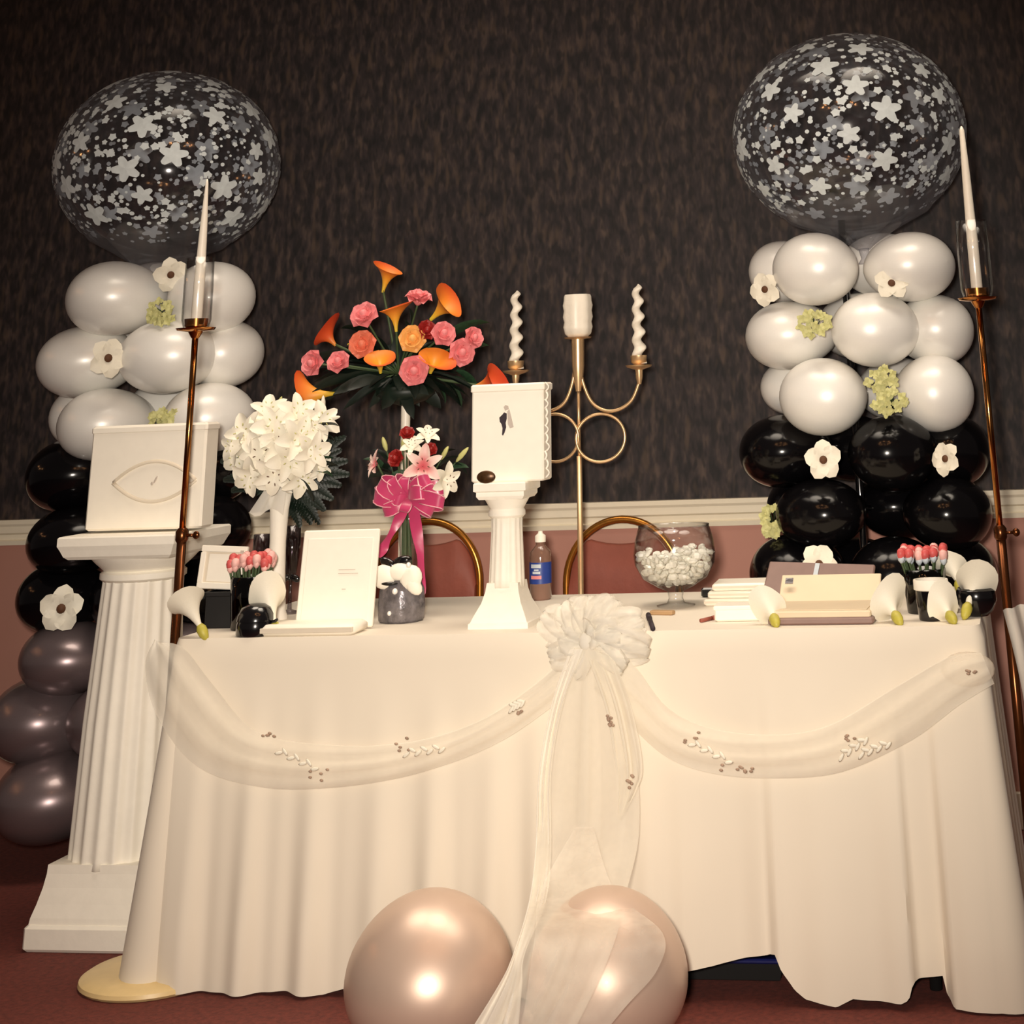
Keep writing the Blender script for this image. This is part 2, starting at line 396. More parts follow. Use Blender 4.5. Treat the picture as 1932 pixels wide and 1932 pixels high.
# ------------------------------------------------------------------ head table and its cloth
TOP = .744
X0, X1, Y0, Y1 = -1.066, .958, -.004, .766
tb = thing('table', 'long banquet table hidden under the ivory cloth', 'table', ((X0 + X1) / 2, (Y0 + Y1) / 2, 0))
MB().box((0, 0, .722), (X1 - X0 - .02, Y1 - Y0 - .02, .032), bev=.008).build('tabletop', 'tan', tb, smooth=False)
for sx in (-1, 1):
    for sy in (-1, 1):
        MB().tube([(sx * .84, sy * .30, .706), (sx * .84, sy * .30, .005)], .014, 10).build('leg', 'blackmat', tb)

HEM = [(px, at(px, py, -.03)) for px, py in [(215, 1868), (330, 1880), (420, 1872), (470, 1884), (540, 1870), (610, 1882), (660, 1862), (760, 1880), (1000, 1884), (1200, 1876), (1285, 1836), (1340, 1828), (1400, 1815), (1445, 1806), (1462, 1802),
       (1476, 1832), (1500, 1868), (1520, 1884), (1580, 1896), (1610, 1882), (1640, 1886), (1700, 1890), (1716, 1882), (1723, 1853), (1778, 1850), (1786, 1884), (1800, 1900), (1932, 1904)]]
HEMZ = [(p.x, max(.004, p.z)) for _, p in HEM]
EXTRA = [(p.x, e) for p, e in [(at(px, 1700, 0), e) for px, e in [(1290, 0), (1330, -.018), (1450, -.022), (1470, .010), (1600, .012), (1712, .012), (1724, -.024), (1776, -.024), (1788, .020), (1860, .03), (1960, .03)]]]
def front_fold(X):
    a = .5 + .5 * sin(2 * pi * X / .142 + 1.6 * sin(X * 4.1) + .4)
    b = .5 + .5 * sin(2 * pi * X / .083 + 2.2 * sin(X * 6.7))
    w = 1.0 if X < .1 else .45
    return (.026 * a ** 1.5 + .008 * b) * w
def cloth_off(X, Y, side, t):
    """How far the cloth hangs out from the table edge at depth t (0 edge, 1 hem)."""
    if side == 'front':
        return .006 + .012 * t + (front_fold(X) + interp(EXTRA, X)) * min(1, max(0, (t - .12)) * 1.35) ** 1.1
    if side == 'left': return .006 + .075 * t ** 1.1 + .018 * t * (.5 + .5 * sin(Y * 34))
    if side == 'right': return .006 + .035 * t ** 1.1 + .010 * t * (.5 + .5 * sin(Y * 31))
    return .006 + .012 * t + .014 * t * (.5 + .5 * sin(X * 42))
ring = []
def line(a, b, nrm, side, n):
    for i in range(n):
        u = i / n; ring.append((a[0] + (b[0] - a[0]) * u, a[1] + (b[1] - a[1]) * u, nrm, None, side, side, 0))
def corner(cx, cy, a0, s0, s1, n=10):
    for i in range(n):
        u = i / n; a = a0 + u * pi / 2
        ring.append((cx + .025 * cos(a), cy + .025 * sin(a), (cos(a), sin(a)), None, s0, s1, u))
c = .025
line((X0 + c, Y0), (X1 - c, Y0), (0, -1), 'front', 300); corner(X1 - c, Y0 + c, -pi / 2, 'front', 'right')
line((X1, Y0 + c), (X1, Y1 - c), (1, 0), 'right', 80); corner(X1 - c, Y1 - c, 0, 'right', 'back')
line((X1 - c, Y1), (X0 + c, Y1), (0, 1), 'back', 120); corner(X0 + c, Y1 - c, pi / 2, 'back', 'left')
line((X0, Y1 - c), (X0, Y0 + c), (-1, 0), 'left', 80); corner(X0 + c, Y0 + c, pi, 'left', 'front')
rows = []; NT = 26
for k in range(NT + 1):
    t = k / NT; row = []
    for (x, y, nr, _, s0, s1, u) in ring:
        off = cloth_off(x, y, s0, t) * (1 - u) + cloth_off(x, y, s1, t) * u
        if u > 0 or s0 != s1: off += .02 * t * sin(pi * u)
        hz = interp(HEMZ, x) if 'front' in (s0, s1) else .008
        if k == 0: off = 0
        rr = min(1, k / 1.0)
        z = TOP - (TOP - hz) * t if k else TOP
        row.append(Vector((x + nr[0] * off, y + nr[1] * off, z)))
    rows.append(row + [row[0]])
cm = MB(); cm.sheet(rows); cm.add(rows[0][:-1], [tuple(range(len(rows[0]) - 1))])
clo = cm.build('tablecloth', 'cloth', sharp=60)
tag(clo, 'ivory cloth draped over the long head table in floor length folds', 'tablecloth')

# ------------------------------------------------------------------ tulle on the table front
def swag(name, label, upper, lower, ends=(0, 0)):
    U = curve_pts([(a, b, 0) for a, b in upper], 48); L = curve_pts([(a, b, 0) for a, b in lower], 48)
    rows = []
    for i in range(49):
        row = []
        for j in range(11):
            v = j / 10; p = U[i].lerp(L[i], v)
            Y = -.052 - .020 * sin(pi * v) - .005 * sin(v * 16 + i * .22) + .012 * abs(i / 24 - 1) ** 3
            row.append(at(p.x, p.y, Y))
        rows.append(row)
    t = thing(name, label, 'tulle swag', (0, 0, 0))
    MB().sheet(rows).build('net', 'sheer', t)
    return t
sw1 = swag('tulle_swag', 'sheer white tulle swag draped across the left half of the table front',
           [(300, 1212), (345, 1222), (400, 1290), (480, 1378), (600, 1404), (760, 1402), (900, 1362), (1010, 1290), (1085, 1222)],
           [(292, 1206), (274, 1258), (296, 1350), (372, 1446), (500, 1486), (650, 1484), (800, 1456), (950, 1396), (1085, 1300)])
sw2 = swag('tulle_swag', 'sheer white tulle swag draped across the right half of the table front',
           [(1120, 1224), (1190, 1250), (1260, 1336), (1350, 1376), (1470, 1386), (1570, 1366), (1690, 1296), (1790, 1240), (1852, 1232)],
           [(1120, 1300), (1190, 1370), (1260, 1430), (1350, 1460), (1470, 1468), (1590, 1456), (1720, 1396), (1810, 1330), (1876, 1290)])
def motif(par, items):
    """Embroidered sprigs: pale leaves and a few dark knots, stitched just proud of the net."""
    lf = MB(); kn = MB()
    for (px, py, kind, s, a) in items:
        P = at(px, py, -.082); sc = scale_at(P)[0]
        if kind == 'leaf':
            for k in range(7):
                u = (k / 6 * 2 - 1) * s * .8; e = -a + (.5 if k % 2 else -.5)
                q = P + Vector((u / sc * cos(a), -.001, u / sc * sin(a) + (.004 if k % 2 else -.004)))
                lf.ball(q, .011, .0012, .0038, 8, 4, Matrix.Rotation(e, 3, 'Y'))
        else:
            for k in range(5):
                q = P + Vector((random.uniform(-1, 1) * s / sc, -.001, random.uniform(-.5, .5) * s / sc))
                kn.ball(q, .0045, .002, .003, 6, 4)
    if lf.v: lf.build('embroidered_leaf', 'petal', par)['kind'] = 'stuff'
    if kn.v: kn.build('embroidered_knot', 'thread', par)['kind'] = 'stuff'
motif(sw1, [(505, 1388, 'k', 14, 0), (600, 1462, 'k', 18, 0), (770, 1402, 'k', 24, 0), (560, 1432, 'leaf', 46, -.35), (800, 1416, 'leaf', 42, .1), (975, 1330, 'leaf', 14, .4), (978, 1345, 'k', 6, 0)])
motif(sw2, [(1300, 1390, 'k', 20, 0), (1380, 1446, 'k', 20, 0), (1412, 1452, 'k', 8, 0), (1340, 1418, 'leaf', 46, -.4), (1610, 1392, 'k', 18, 0), (1610, 1410, 'leaf', 34, .5), (1650, 1412, 'leaf', 34, .3), (1832, 1270, 'k', 9, 0)])

bow = thing('tulle_bow', 'large gathered white tulle bow with long tails at the middle of the table front', 'bow', at(1110, 1215, -.05))
def loc(P, o): return Vector(P) - o.location
def ribbon_loop(px, py, ex, ey, wid, Y, dep):
    """A puffed loop from the knot (px, py) out to (ex, ey) and back; wid = half width of the ribbon."""
    A = at(px, py, Y); B = at(ex, ey, Y - .02); ax = (B - A); ln = ax.length; ax.normalize()
    side = ax.cross(Vector((0, 1, 0))).normalized(); rows = []
    for i in range(17):
        t = i / 16; a = 2 * pi * t
        along = ln * (1 - cos(a)) / 2; out = dep * sin(a)
        w = wid * (.25 + .75 * sin(pi * min(1, along / ln * .9)) ** .6) if along > 1e-4 else wid * .25
        rows.append([A + ax * along + Vector((0, -1, 0)) * (out * .8 + .018 * sin(j * 2.1 + t * 9 + ex)) + side * (w * (j / 3 - 1) + out * .35) for j in range(7)])
    return rows
for (ex, ey, w, dep) in [(1022, 1160, .030, .03), (1035, 1235, .034, .03), (1066, 1134, .03, .035), (1108, 1124, .03, .035), (1160, 1128, .034, .035), (1214, 1168, .034, .03), (1226, 1226, .036, .035), (1180, 1262, .03, .03), (1080, 1276, .028, .03), (1130, 1200, .036, .045), (1058, 1190, .04, .04), (1176, 1200, .04, .045)]:
    rr = ribbon_loop(1112, 1205, ex, ey, w, -.045, dep)
    MB().sheet([[loc(p, bow) for p in r] for r in rr]).build('loop', 'sheerbow', bow)
def tail(pts, name='tail', m='sheer', wob=.010, parent=bow):
    """pts: rows (left px, right px, py, Y)."""
    Ls = curve_pts([(a, y, Y * 100) for a, b, y, Y in pts], 40); Rs = curve_pts([(b, y, Y * 100) for a, b, y, Y in pts], 40); rows = []
    for i in range(41):
        row = []
        for j in range(17):
            u = j / 16; p = Ls[i].lerp(Rs[i], u)
            Y = p.z / 100 - wob * (sin(u * 17 + .05 * i) + .5 * sin(u * 31)) * min(1, i / 10)
            row.append(loc(at(p.x, p.y, Y), parent))
        rows.append(row)
    return MB().sheet(rows).build(name, m, parent)
tail([(1084, 1128, 1222, -.085), (1050, 1175, 1330, -.09), (1026, 1202, 1450, -.10), (1014, 1205, 1580, -.12), (1002, 1180, 1690, -.30), (985, 1165, 1760, -.52), (958, 1130, 1850, -.57), (895, 1065, 1980, -.56)])
tail([(1100, 1150, 1222, -.08), (1140, 1190, 1330, -.095), (1160, 1212, 1440, -.10), (1165, 1202, 1490, -.10), (1166, 1172, 1545, -.10)], m='sheer')
tail([(1075, 1100, 1225, -.09), (1040, 1062, 1330, -.10), (1016, 1040, 1460, -.11), (1010, 1040, 1600, -.13), (998, 1030, 1700, -.33), (968, 990, 1800, -.52), (940, 985, 1860, -.55), (868, 975, 1975, -.56)], m='sheerthick')
tail([(1086, 1120, 1560, -.14), (1020, 1160, 1680, -.32), (1010, 1250, 1760, -.535), (1000, 1240, 1830, -.575), (990, 1180, 1900, -.575), (970, 1110, 1985, -.56)], m='sheerthin', wob=.004)
kn = MB()
kn.ball((0, -.03, .01), .016, .012, .020, 16, 10); kn.build('knot', 'sheerthick', bow)
motif_items = [(1150, 1352, 'k', 6, 0), (1152, 1368, 'k', 5, 0), (1190, 1470, 'k', 6, 0), (1188, 1480, 'k', 5, 0)]
kk = MB()
for (px, py, kd, s, a) in motif_items:
    P = loc(at(px, py, -.118), bow)
    for q in range(4): kk.ball(P + Vector((random.uniform(-.006, .006), 0, random.uniform(-.008, .008))), .0042, .002, .0035, 6, 4)
kk.build('embroidered_knot', 'thread', bow)['kind'] = 'stuff'
# net bunched over the table's right end, behind the brass stand
te = thing('tulle_drape', 'bunched white tulle hanging at the right end of the table behind the brass stand', 'tulle drape', (1.0, .3, .6))
rows = []
for i in range(25):
    v = i / 24; row = []
    for j in range(15):
        u = j / 14
        X = 1.012 + .10 * u + .03 * v; Y = .16 + .22 * u + .018 * sin(u * 20 + v * 2)
        Z = .755 - .42 * v + .02 * sin(u * 9) * v
        row.append(Vector((X - 1.0 + .05 * sin(pi * v) * .3, Y - .3, Z - .6)))
    rows.append(row)
MB().sheet(rows).build('net', 'sheerthick', te)
# the round end of the right swag, puffed up over the corner
P = at(1826, 1262, -.03)
o = MB().ball((0, 0, 0), .062, .030, .036, 20, 10).build('tulle_puff', 'sheerthin', None, P); tag(o, 'small puff of tulle where the right swag meets the table corner', 'tulle')

# ------------------------------------------------------------------ balloons
def egg(n=36, m=22):
    mb = MB(); vs = []; fs = []
    for k in range(m + 1):
        x = -cos(pi * k / m); rr = sqrt(max(0, 1 - x * x)) * (1 + .10 * x)
        for i in range(n):
            a = 2 * pi * i / n; vs.append((x, rr * cos(a), rr * sin(a)))
    for k in range(m):
        for i in range(n):
            j = (i + 1) % n; fs.append((k * n + i, k * n + j, (k + 1) * n + j, (k + 1) * n + i))
    return mb.add(vs, fs)
EGG = {}
for m in ('pearl', 'black', 'charcoal'):
    e = egg(); e.tube([(-.98, 0, 0), (-1.07, 0, 0), (-1.12, 0, 0)], [.10, .05, .09], 10); EGG[m] = e.mesh('balloon', m)

def balloon_column(name, label, axis_pts, layers, low, Yc):
    ax_x = Yc[0]; ay = Yc[1]
    t = thing(name, label, 'balloon tower', (ax_x, ay, 0))
    MB().tube([(0, 0, .01), (0, 0, 1.78)], .012, 10).build('pole', 'blackplastic', t)
    MB().lathe([(.16, 0), (.16, .012), (.05, .02), (.014, .03)], 28).build('base', 'blackplastic', t, sharp=40)
    for (px, py, rx, ry, dY, m) in layers:
        Y = ay + dY; C = at(px, py, Y); sx, sz = scale_at(C)
        a, b = rx / sx, ry / sz
        ang = math.atan2(C.y - ay, C.x - ax_x)
        q = Quaternion((0, 0, 1), ang) @ Quaternion((0, 1, 0), random.uniform(-.05, .05))
        ob = put('balloon', EGG[m], t, C - t.location, q, (a * .99, a, b))
        if m == 'black': ob['label'] = 'glossy black balloon'
        elif m == 'charcoal': ob['label'] = 'pearly charcoal balloon'
        else: ob['label'] = 'pearl white balloon'
    for (z, m, r0) in low:
        for k in range(4):
            a = r0 + k * pi / 2; rad = .135
            C = Vector((ax_x + rad * cos(a), ay + rad * sin(a), z))
            ob = put('balloon', EGG[m], t, C - t.location, Quaternion((0, 0, 1), a), (.135, .135, .115))
            ob['label'] = 'pearly charcoal balloon'
    return t
LAX = (-1.60, 1.08)
left_layers = [
    (222, 563, 87, 70, -.12, 'pearl'), (398, 562, 75, 68, -.10, 'pearl'), (300, 560, 80, 66, .13, 'pearl'),
    (168, 682, 86, 68, -.05, 'pearl'), (322, 672, 86, 70, -.15, 'pearl'), (418, 668, 72, 64, -.02, 'pearl'), (300, 664, 80, 62, .15, 'pearl'),
    (202, 800, 84, 68, -.12, 'pearl'), (392, 790, 80, 68, -.10, 'pearl'), (170, 785, 66, 62, .10, 'pearl'), (330, 770, 78, 62, .13, 'pearl'),
    (145, 895, 84, 70, -.06, 'black'), (285, 890, 86, 72, -.15, 'black'), (400, 885, 72, 66, -.04, 'black'),
    (150, 1018, 88, 66, -.12, 'black'), (375, 1000, 88, 70, -.12, 'black'), (265, 1000, 80, 62, .13, 'black'),
    (122, 1126, 80, 68, -.08, 'black'), (270, 1125, 88, 72, -.14, 'black'), (385, 1125, 84, 70, -.04, 'black'),
    (138, 1240, 90, 70, -.12, 'charcoal'), (330, 1235, 90, 70, -.12, 'charcoal'), (230, 1232, 80, 62, .13, 'charcoal'),
    (82, 1358, 92, 82, -.10, 'charcoal'), (235, 1358, 96, 80, -.14, 'charcoal'), (330, 1350, 86, 76, .04, 'charcoal'),
    (105, 1500, 104, 88, -.12, 'charcoal'), (300, 1500, 100, 84, -.10, 'charcoal'), (200, 1490, 90, 76, .12, 'charcoal')]
bcl = balloon_column('balloon_tower', 'left balloon tower, pearl white above black and charcoal balloons', None, left_layers, [], LAX)
RAX = (.60, 1.08)
right_layers = [
    (1482, 512, 68, 58, .08, 'pearl'), (1541, 508, 81, 68, -.14, 'pearl'), (1713, 504, 88, 65, -.12, 'pearl'), (1660, 500, 78, 60, .14, 'pearl'),
    (1494, 632, 88, 64, -.05, 'pearl'), (1648, 622, 83, 70, -.16, 'pearl'), (1760, 622, 78, 66, -.04, 'pearl'), (1620, 615, 80, 62, .15, 'pearl'),
    (1500, 730, 64, 52, .08, 'pearl'), (1556, 748, 83, 73, -.15, 'pearl'), (1760, 742, 77, 73, -.12, 'pearl'), (1690, 735, 76, 60, .13, 'pearl'),
    (1484, 850, 90, 68, -.05, 'black'), (1680, 855, 84, 72, -.16, 'black'), (1790, 850, 78, 68, -.05, 'black'), (1610, 845, 80, 62, .14, 'black'),
    (1552, 968, 86, 66, -.14, 'black'), (1785, 968, 86, 70, -.13, 'black'), (1520, 955, 72, 60, .08, 'black'), (1690, 955, 78, 60, .13, 'black'),
    (1506, 1080, 92, 74, -.08, 'black'), (1686, 1085, 88, 74, -.15, 'black'), (1800, 1082, 84, 70, -.05, 'black'), (1620, 1078, 80, 64, .14, 'black')]
bcr = balloon_column('balloon_tower', 'right balloon tower, pearl white above black balloons', None, right_layers,
                     [(.56, 'charcoal', .4), (.36, 'charcoal', 1.2), (.15, 'charcoal', .4)], RAX)

# the two giant clear balloons printed with stars and specks
def star_patch(mb, d, roll, r, axes, k=5, lobes=.5):
    d = d.normalized(); u = d.orthogonal().normalized(); w = d.cross(u); u, w = u * cos(roll) + w * sin(roll), w * cos(roll) - u * sin(roll)
    n = 30 if k and r > .06 else (15 if k else 7); vs = [d]
    for i in range(n):
        a = 2 * pi * i / n
        rr = r * (1 - lobes * (.5 - .5 * cos(k * a)) ** 1.5) if k else r
        vs.append((d + u * (rr * cos(a)) + w * (rr * sin(a))).normalized())
    vs = [Vector((v.x * axes[0], v.y * axes[1], v.z * axes[2])) * 1.004 for v in vs]
    mb.add(vs, [(0, 1 + i, 1 + (i + 1) % n) for i in range(n)])
def giant(label, px, py, rx, ry, Y, seed, tilt, wk):
    rnd = random.Random(seed)
    C = at(px, py, Y); sx, sz = scale_at(C); a = rx / sx * .985 * wk; b = ry / sz * .97
    t = thing('giant_balloon', label, 'balloon', C)
    t.rotation_euler = (tilt[0], tilt[1], 0)
    mb = MB(); vs = []; n = 56; m = 36; fs = []
    for k in range(m + 1):
        th = pi * k / m; z = -cos(th); r = sin(th)
        if z < -.80:                                       # runs down into the tied neck
            q = (-.80 - z) / .20; zz = -.80 - .36 * q; rr = .6 * (1 - q) ** 1.25 + .055
        else: zz = z; rr = r
        for i in range(n):
            an = 2 * pi * i / n; vs.append((a * rr * cos(an), a * rr * sin(an), b * zz))
    for k in range(m):
        for i in range(n):
            j = (i + 1) % n; fs.append((k * n + i, k * n + j, (k + 1) * n + j, (k + 1) * n + i))
    mb.add(vs, fs); mb.build('skin', 'film', t)
    ib = MB(); dirs = []
    NS = 60
    for i in range(NS):
        z = 1 - 2 * (i + .5) / NS; an = i * 2.399963 + rnd.uniform(-.18, .18); z += rnd.uniform(-.02, .02)
        if z < -.70 or z > .99: continue
        rr = sqrt(max(0, 1 - z * z)); dirs.append(Vector((rr * cos(an), rr * sin(an), z)))
        star_patch(ib, dirs[-1], rnd.uniform(0, 6.28), rnd.choice([.115, .13, .135, .10]), (a, a, b), 5, .46)
    ib.build('star_print', 'print', t, smooth=False)['kind'] = 'stuff'
    db = MB(); cnt = 0
    while cnt < 950:
        z = rnd.uniform(-.74, .98); an = rnd.uniform(0, 2 * pi); rr = sqrt(1 - z * z); dv = Vector((rr * cos(an), rr * sin(an), z))
        if any((dv - q).length < .12 for q in dirs): continue
        s = rnd.choice([.013, .016, .02, .024, .03, .044])
        star_patch(db, dv, rnd.uniform(0, 6.28), s, (a, a, b), 5 if s > .025 else 0, .4); cnt += 1
    db.build('speck_print', 'print', t, smooth=False)['kind'] = 'stuff'
    MB().tube([(0, 0, -b * 1.15), (0, 0, -b * 1.15 - .03), (0, 0, -b * 1.15 - .045)], [.018, .012, .024], 12).build('knot', 'film', t)
    return t
giant('giant clear star printed balloon on top of the left balloon tower', 318, 312, 211, 182, 1.08, 5, (-.05, .06), .92)
giant('giant clear star printed balloon on top of the right balloon tower', 1602, 252, 222, 192, 1.08, 9, (-.05, -.06), 1.0)

# the two rose-pearl balloons on the floor in front
def floor_balloon(label, px, py, rx, ry, Y, rot):
    C = at(px, py, Y); sx, sz = scale_at(C); a = rx / sx * .97; b = min(ry / sz, C.z) 
    t = thing('floor_balloon', label, 'balloon', C, 'balloons on the floor before the bow')
    e = egg(48, 30); e.v = [(z * a, y * a, x * b * -1) for x, y, z in e.v]
    e.build('skin', 'rosepearl', t)
    MB().tube([(rot * a * .90, 0, -b * .5), (rot * (a * .95), 0, -b * .56), (rot * a * .99, 0, -b * .6)], [.018, .010, .02], 10).build('knot', 'rosepearl', t)
floor_balloon('pearly rose balloon on the carpet, left of the tulle tails', 810, 1832, 155, 158, -.35, 1)
floor_balloon('pearly rose balloon on the carpet, half veiled by the tulle tails', 1146, 1830, 152, 158, -.35, -1)

# ------------------------------------------------------------------ brass floor candle stands, their tapers and glass chimneys
def candle_stand(label, X, Y, hd, hn, side):
    """hd: height of the drip dish, hn: height of the height-setting collar."""
    t = thing('candle_stand', label, 'candle stand', (X, Y, 0), 'brass floor candle stands at the table ends')
    MB().lathe([(.165, 0), (.172, .006), (.170, .014), (.155, .022), (.10, .028), (.03, .034), (.015, .05)], 48).build('base', 'creamdisc', t, sharp=40)['label'] = 'round cream and gold foot'
    MB().tube([(0, 0, .04), (0, 0, hn)], .0125, 16).build('pole', 'brassdark', t)
    MB().tube([(0, 0, hn), (0, 0, hd - .02)], .0085, 16).build('extension_rod', 'brass', t)
    k = MB().lathe([(.014, hn - .03), (.017, hn - .024), (.017, hn - .004), (.011, hn + .004)], 18).build('collar', 'brassdark', t, sharp=40)
    s = MB(); s.tube([(.012, 0, hn - .014), (.034, 0, hn - .014)], .004, 8); s.ball((.040, 0, hn - .014), .010, .006, .010, 10, 8); s.build('screw_knob', 'brassdark', k)
    MB().lathe([(.008, hd - .022), (.012, hd - .018), (.020, hd - .004), (.050, hd), (.054, hd + .006), (.050, hd + .004), (.018, hd + .002)], 32, cap=False).build('drip_dish', 'brass', t, sharp=50)
    MB().lathe([(.016, hd), (.020, hd + .004), (.030, hd + .010), (.032, hd + .030), (.029, hd + .030), (.027, hd + .013), (.013, hd + .010), (.013, hd + .045), (.010, hd + .045), (.010, hd + .008)], 28, cap=False).build('candle_cup', 'brass', t, sharp=50)
    return t
def chimney(label, X, Y, z, r, h):
    o = MB().lathe([(r * .86, 0), (r, .02), (r, h * .6), (r * .95, h), (r * .95 - .002, h), (r - .0025, h * .6), (r - .0025, .02), (r * .86 - .002, .002)], 40, cap=False).build('glass_chimney', 'glass', None, (X, Y, z))
    tag(o, label, 'glass chimney', 'glass chimneys round the tall tapers')
def taper(label, X, Y, z, top, r0, r1, lean=0):
    t = thing('taper_candle', label, 'candle', (X, Y, z))
    h = top - z
    MB().lathe([(r0 * .9, 0), (r0, .01), (r0 * .97, h * .3), ((r0 + r1) / 2, h * .7), (r1, h - .012), (.002, h)], 18).build('wax', 'wax', t)
    MB().tube([(0, 0, h - .002), (.001, 0, h + .008)], .0012, 6).build('wick', 'ink', t)
    if lean: t.rotation_euler = (0, lean, 0)
LX, LY = -1.104, .07
RX, RY = 1.021, .35
candle_stand('tall brass candle stand at the left end, before the white card box', LX, LY, 1.492, .992, 1)
candle_stand('tall brass candle stand at the right end of the table', RX, RY, 1.484, .925, 1)
zL = at(388, 338, LY).z; zR = at(1814, 238, RY).z
taper('slim white taper in the left brass stand, before the giant balloon', LX, LY, 1.503, zL, .0155, .004, .012)
taper('slim white taper in the right brass stand, beside the giant balloon', RX, RY, 1.495, zR, .0155, .007)
chimney('clear glass chimney round the left tall taper', LX, LY, 1.499, .040, .185)
chimney('clear glass chimney round the right tall taper', RX, RY, 1.491, .044, .20)

# ------------------------------------------------------------------ tall pedestal column and the white card box on it
PX_, PY_ = -1.385, .41
pd = thing('pedestal', 'tall white fluted plaster pedestal at the left end of the table', 'pedestal', (PX_, PY_, 0))
MB().box((0, 0, .029), (.345, .345, .058), bev=.007).build('plinth', 'plaster', pd, smooth=False)
MB().square([(.163, .058), (.161, .072), (.152, .10), (.143, .135), (.138, .165), (.137, .185)]).build('base_flare', 'plaster', pd, smooth=False)
NF = 20
def flute(a): return 1 - .05 * abs(sin(NF * a / 2)) ** 1.5
MB().lathe([(.143, .17), (.141, .19), (.131, .5), (.110, .84), (.109, .86)], 200, rad=flute).build('fluted_shaft', 'plaster', pd)
MB().lathe([(.108, .845), (.118, .852), (.118, .866), (.108, .872), (.135, .895), (.152, .912), (.160, .925)], 48).build('capital_ring', 'plaster', pd, sharp=40)
MB().square([(.150, .910), (.160, .918), (.168, .935), (.174, .946), (.174, .966), (.170, .970)]).build('abacus', 'plaster', pd, smooth=False)

BXY = .34
tl, tr_, bl, br = at(178, 806, BXY), at(397, 800, BXY), at(155, 1005, BXY), at(372, 1000, BXY)
wB = ((tr_ - tl).length + (br - bl).length) / 2; hB = 1.253 - .972
cb = thing('card_box', 'large white card box with embossed oval on the tall pedestal', 'card box', ((tl.x + tr_.x + bl.x + br.x) / 4, BXY + .04, .972))
b1 = MB(); b1.box((0, 0, .135), (wB, .08, .262), bev=.006); b1.build('body', 'card', cb, smooth=False)
MB().box((0, 0, hB - .012), (wB + .005, .085, .024), bev=.006).build('lid', 'card', cb, smooth=False)
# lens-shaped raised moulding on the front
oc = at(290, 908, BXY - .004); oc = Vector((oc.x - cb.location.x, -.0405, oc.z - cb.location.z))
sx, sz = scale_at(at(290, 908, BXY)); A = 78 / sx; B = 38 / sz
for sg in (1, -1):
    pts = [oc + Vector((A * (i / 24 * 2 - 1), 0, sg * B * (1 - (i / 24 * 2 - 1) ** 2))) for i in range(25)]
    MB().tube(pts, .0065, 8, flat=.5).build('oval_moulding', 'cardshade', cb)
em = MB(); em.ball(oc + Vector((.004, -.001, .004)), .003, .002, .011, 8, 6, Matrix.Rotation(.5, 3, 'Y')); em.ball(oc + Vector((-.006, -.001, -.006)), .004, .002, .005, 8, 6)
em.build('emblem', 'inkgrey', cb)

# ------------------------------------------------------------------ small column on the table with the printed white box
MX, MY = -.238, .15
mc = thing('small_column', 'short white plaster column standing on the table by the bow', 'column stand', (MX, MY, TOP))
MB().square([(.078, 0), (.078, .012), (.074, .014), (.066, .03), (.052, .055), (.044, .08), (.041, .10)]).build('base', 'plaster', mc, smooth=False)
MB().lathe([(.047, .088), (.046, .11), (.041, .22), (.041, .255)], 120, rad=lambda a: 1 - .04 * abs(sin(8 * a)) ** 1.5).build('fluted_shaft', 'plaster', mc)
MB().lathe([(.042, .25), (.048, .256), (.048, .266), (.044, .272), (.056, .292), (.062, .300)], 36).build('capital', 'plaster', mc, sharp=40)
MB().square([(.058, .296), (.064, .304), (.064, .314), (.070, .317), (.070, .334), (.068, .337)]).build('abacus', 'plaster', mc, smooth=False)
GY = .105
gtl, gtr, gbl, gbr = at(889, 727, GY), at(1029, 724, GY), at(890, 912, GY), at(1022, 912, GY)
gw = (gtr.x - gtl.x + gbr.x - gbl.x) / 2; gz0 = TOP + .337; gh = gtl.z - gz0
gb = thing('gift_box', 'white box printed with a tiny bridal couple, on the short column', 'gift box', ((gtl.x + gtr.x + gbl.x + gbr.x) / 4, GY + .04, gz0))
MB().box((0, 0, gh / 2), (gw, .08, gh), bev=.004).build('body', 'card', gb, smooth=False)
MB().box((0, 0, gh - .010), (gw + .006, .086, .021), bev=.004).build('lid', 'card', gb, smooth=False)
def flat_print(par, pix, Y, depth, name, m):
    P = [at(a, b, Y) - par.location for a, b in pix]; n = len(P)
    mb = MB(); mb.add(P + [p + Vector((0, depth, 0)) for p in P], [tuple(range(n)), tuple(range(2 * n - 1, n - 1, -1))] + [(i, (i + 1) % n, n + (i + 1) % n, n + i) for i in range(n)])
    return mb.build(name, m, par, smooth=False)
flat_print(gb, [(948, 782), (951, 778), (956, 780), (956, 790), (954, 798), (955, 806), (952, 816), (949, 822), (947, 820), (948, 808), (946, 800), (943, 796), (942, 788)], GY - .0008, .0006, 'groom_print', 'ink')
flat_print(gb, [(957, 776), (961, 772), (963, 780), (966, 792), (969, 806), (962, 808), (958, 800)], GY - .0008, .0006, 'bride_print', 'inkgrey')
flat_print(gb, [(950, 768), (954, 764), (959, 766), (960, 772), (953, 775)], GY - .0008, .0006, 'faces_print', 'inkgrey')
sp = at(917, 900, GY - .032) - gb.location
MB().lathe([(.022, -.003), (.025, 0), (.022, .003)], 28, c=sp, rot=Matrix.Rotation(pi / 2, 3, 'X') @ Matrix.Diagonal((1, .62, 1))).build('oval_seal', 'seal', gb)['label'] = 'dark bronze oval seal'
lb = MB()
